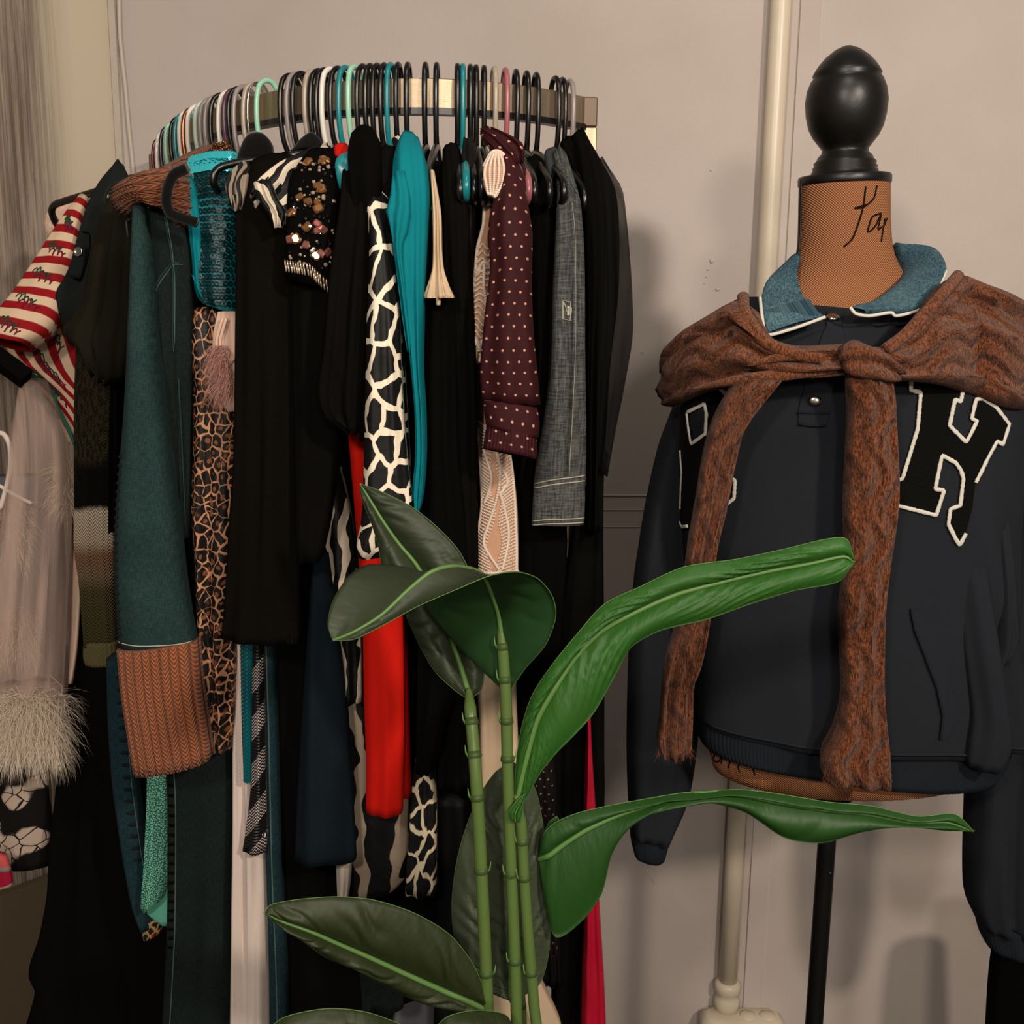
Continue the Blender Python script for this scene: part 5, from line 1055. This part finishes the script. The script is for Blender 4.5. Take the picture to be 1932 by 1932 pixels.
outline('patch_edging', hole+hole[:1], .0026, m_chen, shirt, k=3)
outline('patch_edging', [(1288, 850), (1291, 890), (1289, 930), (1288, 960)], .0026, m_chen, shirt); outline('patch_edging', [(1287, 985), (1291, 994), (1302, 992)], .0026, m_chen, shirt)
outline('patch_edging', [(1352, 728), (1362, 735), (1372, 744)], .0026, m_chen, shirt); outline('patch_edging', [(1376, 898), (1388, 905), (1386, 940), (1364, 957)], .0026, m_chen, shirt)
# placket
patch('placket', [(1560, 590), (1592, 588), (1596, 650), (1572, 720), (1566, 770), (1558, 804), (1506, 802), (1508, 770), (1520, 720), (1545, 650)], .001, .0022, m_sweat, shirt, step=9)
outline('placket_seam', [(1506, 778), (1535, 780), (1563, 780)], .0016, m_rib2, shirt, .0045); outline('placket_seam', [(1508, 800), (1530, 803), (1557, 803)], .0016, m_rib2, shirt, .0045)
for x, y in ((1570, 606), (1537, 756)):
    p, n = hit(x, y); V, Fc = scatter((np.array([(a*math.cos(q)*1, a*math.sin(q)*.8, z) for a, z in ((1, 0), (1, .3), (.8, .45), (.3, .5)) for q in np.arange(16)*2*math.pi/16]), grid_faces(4, 16, True)+[tuple(range(48, 64))]), [(p+n*.004, n, .0085, 0)]); mk('snap_button', V, Fc, m_metal, shirt)
# pocket welt
patch('pocket_welt', [(1715, 1148), (1735, 1150), (1752, 1185), (1775, 1240), (1795, 1300), (1800, 1350), (1790, 1385), (1772, 1395), (1776, 1350), (1765, 1295), (1742, 1235), (1722, 1185)], .001, .003, m_sweat, shirt, step=9)
outline('pocket_seam', [(1716, 1152), (1724, 1190), (1744, 1240), (1766, 1298), (1777, 1350), (1772, 1392)], .0016, m_rib2, shirt, .005)
outline('armhole_seam', [(1318, 950), (1314, 1000), (1308, 1060)], .0012, m_rib2, shirt, .002)
# collar
s_, TCL = cloth('collar', m_dcol, [(1512, 482, 1490, 492, 1.52), (1504, 520, 1447, 532, (1.46, 1.46)), (1514, 556, 1436, 568, (1.42, 1.43)), (1532, 580, 1440, 598, (1.40, 1.395)), (1556, 597, 1448, 630, (1.385, 1.385))], shirt, front=.006, back=.006, folds=(1, .002), seed=210)
s_, TCR = cloth('collar', m_dcol, [(1690, 458, 1700, 505, 1.56), (1762, 468, 1700, 525, (1.53, 1.50)), (1786, 505, 1688, 540, (1.48, 1.45)), (1772, 545, 1662, 560, (1.44, 1.42)), (1735, 582, 1640, 572, (1.405, 1.40)), (1690, 588, 1612, 578, (1.39, 1.39)), (1632, 592, 1604, 583, (1.383, 1.385))], shirt, front=.006, back=.006, folds=(1, .002), seed=211)
cloth('collar_stand', m_dcol, [(1682, 462, 1692, 500, 1.575), (1730, 470, 1704, 512, 1.56), (1764, 482, 1708, 516, 1.55)], shirt, front=.006, back=.006, folds=(1, .001), seed=212)
def pipe(pts, name='collar_piping', r=.0021):
    V, Fc = rod(smooth([P(x, y, d) for x, y, d in pts], 8), r, 7); mk(name, V, Fc, m_chen, shirt)
pipe([(1434, 560, 1.425), (1438, 598, 1.39), (1447, 631, 1.378), (1490, 622, 1.376), (1525, 610, 1.376), (1557, 598, 1.378)])
pipe([(1604, 580, 1.378), (1615, 592, 1.375), (1640, 596, 1.378), (1680, 590, 1.38), (1692, 596, 1.382), (1735, 584, 1.398), (1765, 556, 1.425), (1786, 510, 1.472)])

# ------------------------------------------------------------------ rust sweater tied over the shoulders
b = NB('rust_wool'); n1 = b.noise(b.scale(b.obj, (1, 1, .4)), 420, 3, .7); n2 = b.noise(b.obj, 14, 3)
cab = b.math('SINE', b.math('ADD', b.math('MULTIPLY', b.U, 210), b.math('MULTIPLY', b.math('SINE', b.math('MULTIPLY', b.V, 75)), 2.2)))
col = b.mix(b.step(n1, .35, .66), s2l((72, 38, 22)), s2l((142, 82, 48))); col = b.mix(b.math('MULTIPLY', b.step(cab, -.1, -1), .22), col, s2l((70, 34, 20)))
b.bump(cab, 1, .005); b.bump(n1, 1, .004); b.bump(n2, .5, .012); m_wool = b.fin(col, 1.0, .05, sheen=.15)
sw = tag(empty('tied_sweater', P(1610, 1480, 1.4)), 'rust brown knitted sweater draped over the shoulders and knotted on the chest', 'sweater')
kw = dict(folds=(4, .014), wrink=.003)
cloth('shoulder_drape', m_wool, [(1272, 690, 1268, 768, 1.52), (1280, 636, 1290, 757, 1.47), (1330, 600, 1335, 740, 1.425), (1392, 566, 1388, 730, 1.39), (1420, 592, 1432, 722, 1.37), (1452, 636, 1474, 716, 1.36), (1500, 652, 1515, 714, 1.355), (1560, 650, 1562, 712, 1.35), (1612, 648, 1612, 706, 1.35)], sw, front=.022, back=.03, seed=220, **kw)
cloth('shoulder_drape', m_wool, [(1630, 655, 1622, 704, 1.35), (1682, 650, 1692, 718, 1.355), (1722, 612, 1742, 722, 1.365), (1766, 560, 1792, 730, 1.38), (1808, 518, 1834, 745, 1.41), (1870, 540, 1882, 764, 1.41), (1912, 560, 1916, 774, 1.435), (1930, 585, 1926, 772, 1.50)], sw, front=.022, back=.03, seed=221, **kw)
for nm, pts in (('collar_roll', [(1402, 560, 1.40), (1404, 585, 1.375), (1420, 618, 1.355), (1448, 648, 1.342), (1500, 668, 1.335), (1550, 676, 1.33)]), ('collar_roll', [(1808, 520, 1.40), (1780, 552, 1.37), (1740, 598, 1.355), (1705, 634, 1.345), (1670, 660, 1.335)])):
    V, Fc = rod(smooth([P(*q) for q in pts], 8), .0075, 12); mk(nm, V, Fc, m_wool, sw)
for pts in ([(1410, 690), (1480, 672), (1560, 672), (1600, 662)], [(1300, 735), (1400, 716), (1500, 706), (1590, 700)], [(1480, 655), (1520, 680), (1570, 690), (1610, 670)]):
    V, Fc = rod(smooth([P(x, y, 1.338+max(0, 1420-x)*.0005) for x, y in pts], 8), np.sin(np.linspace(.12, 3.02, 25))*.0075, 10); mk('twist_fold', V, Fc, m_wool, sw)
cloth('hanging_sleeve', m_wool, [(1402, 706, 1474, 712, 1.345), (1374, 742, 1442, 752, 1.35), (1344, 800, 1404, 806, 1.355), (1326, 870, 1386, 872, 1.36), (1313, 950, 1370, 956, 1.365), (1300, 1020, 1352, 1035, 1.37), (1290, 1100, 1345, 1110, 1.375), (1276, 1180, 1336, 1185, 1.38), (1258, 1240, 1322, 1250, 1.385), (1250, 1290, 1308, 1285, 1.39), (1246, 1345, 1306, 1340, 1.39), (1240, 1400, 1304, 1405, 1.39), (1248, 1424, 1300, 1414, 1.39)], sw, front=.022, back=.02, folds=(3, .012), wrink=.002, seed=222, ribs=(3, .006))
cloth('hanging_sleeve', m_wool, [(1596, 668, 1668, 672, 1.335), (1598, 730, 1682, 735, 1.34), (1600, 800, 1686, 800, 1.345), (1595, 900, 1690, 900, 1.345), (1593, 980, 1686, 980, 1.345), (1596, 1060, 1672, 1060, 1.345), (1585, 1150, 1663, 1150, 1.345), (1588, 1230, 1660, 1230, 1.345), (1590, 1320, 1662, 1320, 1.345), (1574, 1380, 1668, 1375, 1.345), (1552, 1420, 1674, 1425, 1.345), (1552, 1466, 1676, 1478, 1.345)], sw, front=.026, back=.02, folds=(2, .012), wrink=.002, seed=223, ribs=(3, .006))
cloth('knot', m_wool, [(1592, 648, 1614, 700, 1.33), (1610, 642, 1632, 712, 1.322), (1640, 652, 1650, 718, 1.318), (1668, 668, 1662, 722, 1.322), (1680, 690, 1672, 716, 1.33)], sw, front=.022, back=.02, folds=(2, .008), wrink=.002, seed=224)
rs = np.random.RandomState(44); R = []; D = []
for x0, x1, y0, y1 in ((1242, 1302, 1405, 1424), (1552, 1674, 1455, 1480), (1556, 1670, 1425, 1460)):
    for i in range(260): R.append(P(rs.uniform(x0, x1), rs.uniform(y0, y1), (1.375 if x0 < 1300 else 1.325)+rs.rand()*.01)); D.append(np.array([rs.randn()*.5, -.5, -.5]))
V, Fc = strands(R, D, .014, .0003, rs, .5); tag(mk('wool_fuzz', V, Fc, m_wool, sw), kind='stuff')
cloth('black_trousers', m_black, [(1885, 1760, 1990, 1760, 1.72), (1872, 1850, 1990, 1850, 1.72), (1862, 2010, 1990, 2010, 1.72), (1850, 2200, 1990, 2200, 1.72)], label='black trousers hanging at the bottom right corner behind the sweatshirt cuff', cat='trousers', front=.03, back=.05, seed=230)
V, Fc = rod(smooth([P(x, y, 1.58) for x, y in ((1222, 1614), (1220, 1640), (1226, 1652), (1234, 1668))], 6), .0006, 4); mk('loose_thread', V, Fc, m_stitch, shirt)

# ------------------------------------------------------------------ plant
def NB_back(name, c):
    b = NB(name+'_underside'); b.bump(b.noise(b.uv, 16, 3), .3, .004); c = s2l(c); return b.fin(b.mix(b.noise(b.uv, 7, 3), c, tuple(v*.7 for v in c)), .55, .25)
def leafmat(name, c1, c2, back):
    b = NB(name); n = b.noise(b.uv, 9, 3); geo = b.t.nodes.new('ShaderNodeNewGeometry')
    fine = b.math('SINE', b.math('MULTIPLY', b.math('ADD', b.V, b.math('MULTIPLY', b.math('ABSOLUTE', b.U), -.55)), 900))
    col = b.mix(n, s2l(c1), s2l(c2))
    b.bump(fine, .05, .0006); b.bump(n, .2, .004)
    b.bump(b.noise(b.scale(b.uv, (1, 3, 1)), 16, 3), .3, .006); return b.fin(col, .5, .3), NB_back(name, back)
ml_d = leafmat('dark_leaf', (54, 62, 42), (38, 46, 30), (36, 68, 32)); ml_b = leafmat('bright_leaf', (34, 92, 22), (50, 84, 32), (44, 92, 30))
ml_m = leafmat('olive_leaf', (58, 66, 48), (72, 80, 60), (40, 60, 30)); ml_g = leafmat('fresh_leaf', (26, 74, 20), (40, 66, 28), (36, 78, 28)); ml_dd = leafmat('dark_olive_leaf', (44, 54, 24), (34, 40, 20), (38, 50, 24))  # ml_dd: darkest olive green, for the lowest leaves
m_rib3 = plain('pale_green_midrib', (92, 128, 66), .4, .4); m_stem = plain('green_stem', (88, 112, 56), .35, .45); m_node = plain('stem_joint', (60, 80, 36), .5, .3)
plant = tag(empty('potted_plant', (P(960, 1900, 1.1)[0], 1.1, 0)), 'tall green broad-leaved plant with jointed stems in front of the clothes rack', 'plant')
def leaf(rows, mat, veins=26, amp=.0022, bow=.010, slant=1.2, ribr=.0036, K=150, C=15, back=False, flip=False):
    A = []
    for q in rows:
        *c, Y = q
        Ys = Y if isinstance(Y, tuple) else (Y, Y, Y)
        if len(c) == 2: c = c*3
        A.append([P(c[0], c[1], Ys[0]), P(c[2], c[3], Ys[1]), P(c[4], c[5], Ys[2])])
    A = cr(np.array(A), np.linspace(0, len(A)-1, K)); G = np.zeros((K, 2*C-1, 3)); UV = np.zeros((K, 2*C-1, 2))
    M = A[:, 1]; tan = norm(np.gradient(M, axis=0)); nn = norm(np.cross(tan, norm(A[:, 2]-A[:, 0]+1e-6))); sgn = np.where(np.sum(nn*norm(CAM-M), 1) < 0, -1., 1.)
    # keep one consistent side
    s0 = sgn[K//2]; nn = nn*s0
    L_ = np.linalg.norm(np.diff(M, axis=0), axis=1).sum()
    sg = 0 if flip else 1
    for k in range(K):
        s = k/(K-1); f = math.sin(math.pi*min(1, max(0, s)))**.5
        for j in range(2*C-1):
            c = (j-(C-1))/(C-1); e = A[k, 0] if c < 0 else A[k, 2]; a = abs(c)
            p = M[k]+(e-M[k])*a
            ph = veins*(s+slant*.12*a*(1 if back else -1))+.6*math.sin(s*17+veins)+.4*math.sin(s*41)
            v = amp*2.7*(.5+.5*math.sin(s*23+veins+2*a+(1 if c < 0 else 0)))*(abs(math.sin(math.pi*ph*.5))**.6-.5)*math.sin(math.pi*min(1, a*1.05))**.6*f
            p = p+nn[k]*(bow*math.sin(math.pi*a)*f+v-sg*.004*(1-a)**6)
            G[k, j] = p; UV[k, j] = (c*np.linalg.norm(e-M[k]), s*L_)
    n_ = 2*C-1; V = G.reshape(-1, 3); Fc = grid_faces(K, n_)
    t1 = V.copy(); off = np.repeat(nn, n_, axis=0)*.0007; N0 = len(V)
    V = np.vstack([t1+off, t1-off]); Fc2 = [tuple(i+N0 for i in reversed(q)) for q in Fc]
    rim = [(k*n_) for k in range(K)]; rim2 = [k*n_+n_-1 for k in range(K)]; side = []
    for r_ in (rim, rim2):
        for a_, b_ in zip(r_[:-1], r_[1:]): side.append((a_, b_, b_+N0, a_+N0))
    if flip: mat = mat[::-1]
    o = mk('leaf', V, Fc+Fc2+side, None, plant, np.vstack([UV.reshape(-1, 2)]*2), mats=list(mat), midx=[0]*len(Fc)+[1]*len(Fc2)+[1]*len(side))
    rp = M+nn*.0005*sg; rad = np.interp(np.linspace(0, 1, K), [0, .5, 1], [ribr*.35, ribr*.7, ribr])
    V, Fc = rod(rp, rad, 8); mk('midrib', V, Fc, m_rib3, o)
    for e_ in (0, 2):
        V, Fc = rod(A[:, e_], .0005, 4); mk('leaf_edge', V, Fc, m_rib3, o)
    return o
# back leaf pointing up left (rows from tip to base)
leaf([(680, 913, 1.16), (682, 938, 694, 936, 716, 926, 1.155), (700, 985, 724, 985, 776, 956, 1.15), (714, 1030, 752, 1025, 826, 996, 1.15), (722, 1072, 786, 1066, 866, 1040, 1.15), (745, 1115, 815, 1120, 890, 1090, 1.15), (768, 1165, 842, 1180, 906, 1150, 1.15), (792, 1218, 862, 1236, 914, 1215, 1.15), (822, 1268, 875, 1275, 914, 1268, 1.14), (858, 1302, 882, 1300, 908, 1302, 1.13), (884, 1320, 1.12)], ml_d, veins=22)
# arched leaf
leaf([(628, 1208, .96), (619, 1178, 668, 1192, 668, 1206, (.965, .96, .955)), (628, 1135, 720, 1160, 722, 1180, (.98, .965, .955)), (656, 1090, 768, 1115, 790, 1143, (1.0, .975, .96)), (690, 1067, 812, 1080, 866, 1110, (1.03, .985, .965)), (742, 1068, 850, 1069, 925, 1086, (1.06, 1.0, .975)),
      (790, 1078, 890, 1074, 975, 1079, (1.09, 1.03, .99)), (800, 1110, 915, 1090, 1015, 1092, (1.11, 1.05, 1.02)), (800, 1142, 932, 1130, 1042, 1125, (1.115, 1.07, 1.04)), (828, 1180, 942, 1165, 1048, 1165, (1.115, 1.08, 1.05)), (870, 1226, 950, 1225, 1028, 1218, (1.11, 1.085, 1.06)), (915, 1270, 955, 1275, 990, 1262, (1.10, 1.088, 1.075)), (958, 1310, 1.09)], ml_d, veins=16, amp=.0012, bow=.006, K=120, flip=True)
# big bright leaf up right
leaf([(1612, 1060, 1.08), (1598, 1018, 1590, 1050, 1580, 1098, 1.08), (1560, 1017, 1530, 1063, 1500, 1114, 1.08), (1480, 1036, 1450, 1078, 1420, 1138, 1.085), (1390, 1055, 1370, 1096, 1335, 1168, 1.09), (1290, 1070, 1280, 1120, 1245, 1190, 1.09), (1210, 1106, 1205, 1152, 1190, 1222, 1.09), (1140, 1140, 1135, 1190, 1160, 1275, 1.09), (1090, 1195, 1085, 1240, 1120, 1345, 1.085), (1045, 1250, 1045, 1300, 1080, 1390, 1.08), (1005, 1310, 1012, 1360, 1050, 1420, 1.08), (985, 1370, 993, 1430, 1018, 1460, 1.08), (974, 1440, 980, 1490, 996, 1500, 1.08), (972, 1530, 1.08)], ml_b, veins=44, amp=.0038, slant=1.6, ribr=.0042)
# lower right leaf
leaf([(1837, 1568, 1.12), (1800, 1536, 1785, 1551, 1775, 1566, 1.12), (1730, 1540, 1720, 1552, 1700, 1558, 1.12), (1645, 1521, 1640, 1537, 1625, 1570, 1.12), (1560, 1513, 1555, 1528, 1550, 1590, 1.12), (1470, 1498, 1465, 1513, 1480, 1580, 1.12), (1400, 1490, 1400, 1500, 1405, 1532, 1.12), (1340, 1492, 1345, 1495, 1325, 1513, 1.115), (1280, 1497, 1290, 1502, 1255, 1525, 1.11), (1215, 1508, 1225, 1518, 1195, 1552, 1.11), (1150, 1520, 1165, 1538, 1155, 1610, 1.11), (1090, 1534, 1105, 1566, 1135, 1685, 1.11), (1048, 1552, 1062, 1594, 1095, 1740, 1.11), (1026, 1575, 1035, 1614, 1044, 1763, 1.11), (1018, 1620, 1.12)], ml_g, veins=18, amp=.0014, slant=.8, ribr=.0034)
# small lobe behind it
leaf([(1050, 1540, 1.135), (1036, 1552, 1042, 1560, 1056, 1552, 1.135), (1024, 1580, 1034, 1590, 1050, 1585, 1.135), (1020, 1615, 1.13)], ml_g, veins=4, amp=.0005, bow=.002, K=20, ribr=.0012)
# central leaf
leaf([(968, 1437, 1.135), (936, 1456, 967, 1460, 990, 1456, 1.135), (905, 1500, 965, 1500, 1012, 1496, 1.135), (880, 1560, 964, 1560, 1024, 1555, 1.135), (862, 1625, 963, 1625, 1033, 1620, 1.13), (853, 1700, 962, 1700, 1038, 1695, 1.13), (857, 1765, 962, 1765, 1038, 1760, 1.13), (875, 1820, 963, 1820, 1032, 1815, 1.13), (905, 1862, 964, 1865, 1015, 1860, 1.125), (966, 1890, 1.12)], ml_m, veins=36, amp=.0040, slant=-1.4, ribr=.003)
# lower left leaf
leaf([(499, 1722, 1.02), (512, 1707, 530, 1737, 524, 1746, 1.025), (562, 1697, 585, 1757, 572, 1776, 1.03), (636, 1692, 642, 1782, 618, 1808, 1.04), (705, 1698, 702, 1808, 668, 1828, 1.05), (782, 1723, 765, 1837, 722, 1858, 1.06), (850, 1765, 832, 1867, 790, 1890, 1.07), (897, 1828, 886, 1890, 862, 1908, 1.075), (926, 1908, 1.08)], ml_dd, veins=20, amp=.0030, slant=-1.2)
# leaves cut by the frame
leaf([(496, 1950, .98), (540, 1918, 545, 1948, 550, 1975, .98), (620, 1903, 622, 1952, 625, 2000, .99), (700, 1912, 704, 1966, 708, 2010, 1.0), (790, 1950, 792, 1985, 794, 2010, 1.02), (900, 2020, 1.05)], ml_dd, veins=14, amp=.002)
leaf([(812, 1950, 1.0), (845, 1918, 850, 1950, 850, 1980, 1.0), (900, 1906, 905, 1940, 905, 1990, 1.02), (955, 1916, 950, 1950, 950, 1990, 1.04), (975, 1960, 1.06)], ml_dd, veins=8, amp=.002)
# stems
pot_c = np.array([P(965, 1932, 1.08)[0], 1.10, 0])
def stem(pts, rpx, nodes, Y=1.08):
    q = [P(x, y, Y if len(r_) == 0 else r_[0]) for x, y, *r_ in pts]
    end = q[-1]; q += [np.array([end[0]*.7+pot_c[0]*.3, 1.09, .6]), np.array([end[0]*.45+pot_c[0]*.55, 1.10, .27])]
    S = smooth(q, 8); r = np.interp(np.arange(len(S)), [0, 6, len(S)], [rpx*.45, rpx, rpx*1.1])*1.08/2090
    V, Fc = rod(S, r, 12); o = mk('stem', V, Fc, m_stem, plant)
    for y in nodes:
        zs = [proj(p)[1] for p in S]; k = int(np.argmin(np.abs(np.array(zs)-y))); p = S[k]; t = norm(S[min(k+1, len(S)-1)]-S[k-1])
        V, Fc = lathe([(r[k]*.98, -.006), (r[k]*1.16, -.002), (r[k]*1.2, .001), (r[k]*.98, .002)], p, t, 14); mk('joint', V, Fc, m_node, o)
        s_ = 1 if int(y) % 2 else -1
        V, Fc = rod([p+np.array([s_*r[k], -.002, 0]), p+np.array([s_*r[k]*1.35, -.003, .005]), p+np.array([s_*r[k]*1.5, -.003, .013])], [.0014, .0010, .0003], 6); mk('bract', V, Fc, m_rib3, o)
    return o
stem([(884, 1300, 1.125), (888, 1345, 1.10), (893, 1400, 1.09), (899, 1480), (906, 1600), (912, 1720), (918, 1850), (921, 1932), (923, 2000)], 12.5, [1362, 1428, 1508, 1651, 1835])
stem([(944, 1168, 1.085), (950, 1240, 1.082), (955, 1330), (957, 1420), (961, 1550), (966, 1680), (971, 1800), (975, 1932), (976, 2000)], 11.5, [1224, 1288, 1364, 1433, 1648, 1822])
stem([(974, 1500, 1.078), (984, 1560, 1.078), (987, 1620), (992, 1700), (999, 1800), (1008, 1900), (1014, 1990)], 11, [1586, 1660, 1838])
stem([(978, 1740, 1.10), (982, 1820, 1.10), (988, 1900, 1.10), (990, 1990, 1.10)], 5, [1900])
leaf([(990, 1498, 1.07), (978, 1508, 982, 1514, 988, 1516, 1.068), (962, 1530, 972, 1535, 984, 1540, 1.066), (963, 1548, 972, 1550, 980, 1551, 1.066)], ml_b, veins=2, amp=.0002, bow=.003, K=16, ribr=.0008)
m_pot = plain('charcoal_ceramic', (40, 38, 36), .5, .4)
V, Fc = lathe([(.085, 0), (.092, .01), (.125, .26), (.132, .27), (.132, .30), (.122, .302), (.118, .27), (.02, .262)], pot_c, seg=36); mk('pot', V, Fc, m_pot, plant)
b = NB('potting_soil'); b.bump(b.noise(b.obj, 90, 4), 1, .01); m_soil = b.fin(s2l((38, 28, 20)), 1, .1)
V, Fc = lathe([(.118, 0), (.10, .006), (.04, .010), (.001, .011)], pot_c+np.array([0, 0, .266]), seg=24); mk('soil', V, Fc, m_soil, plant)
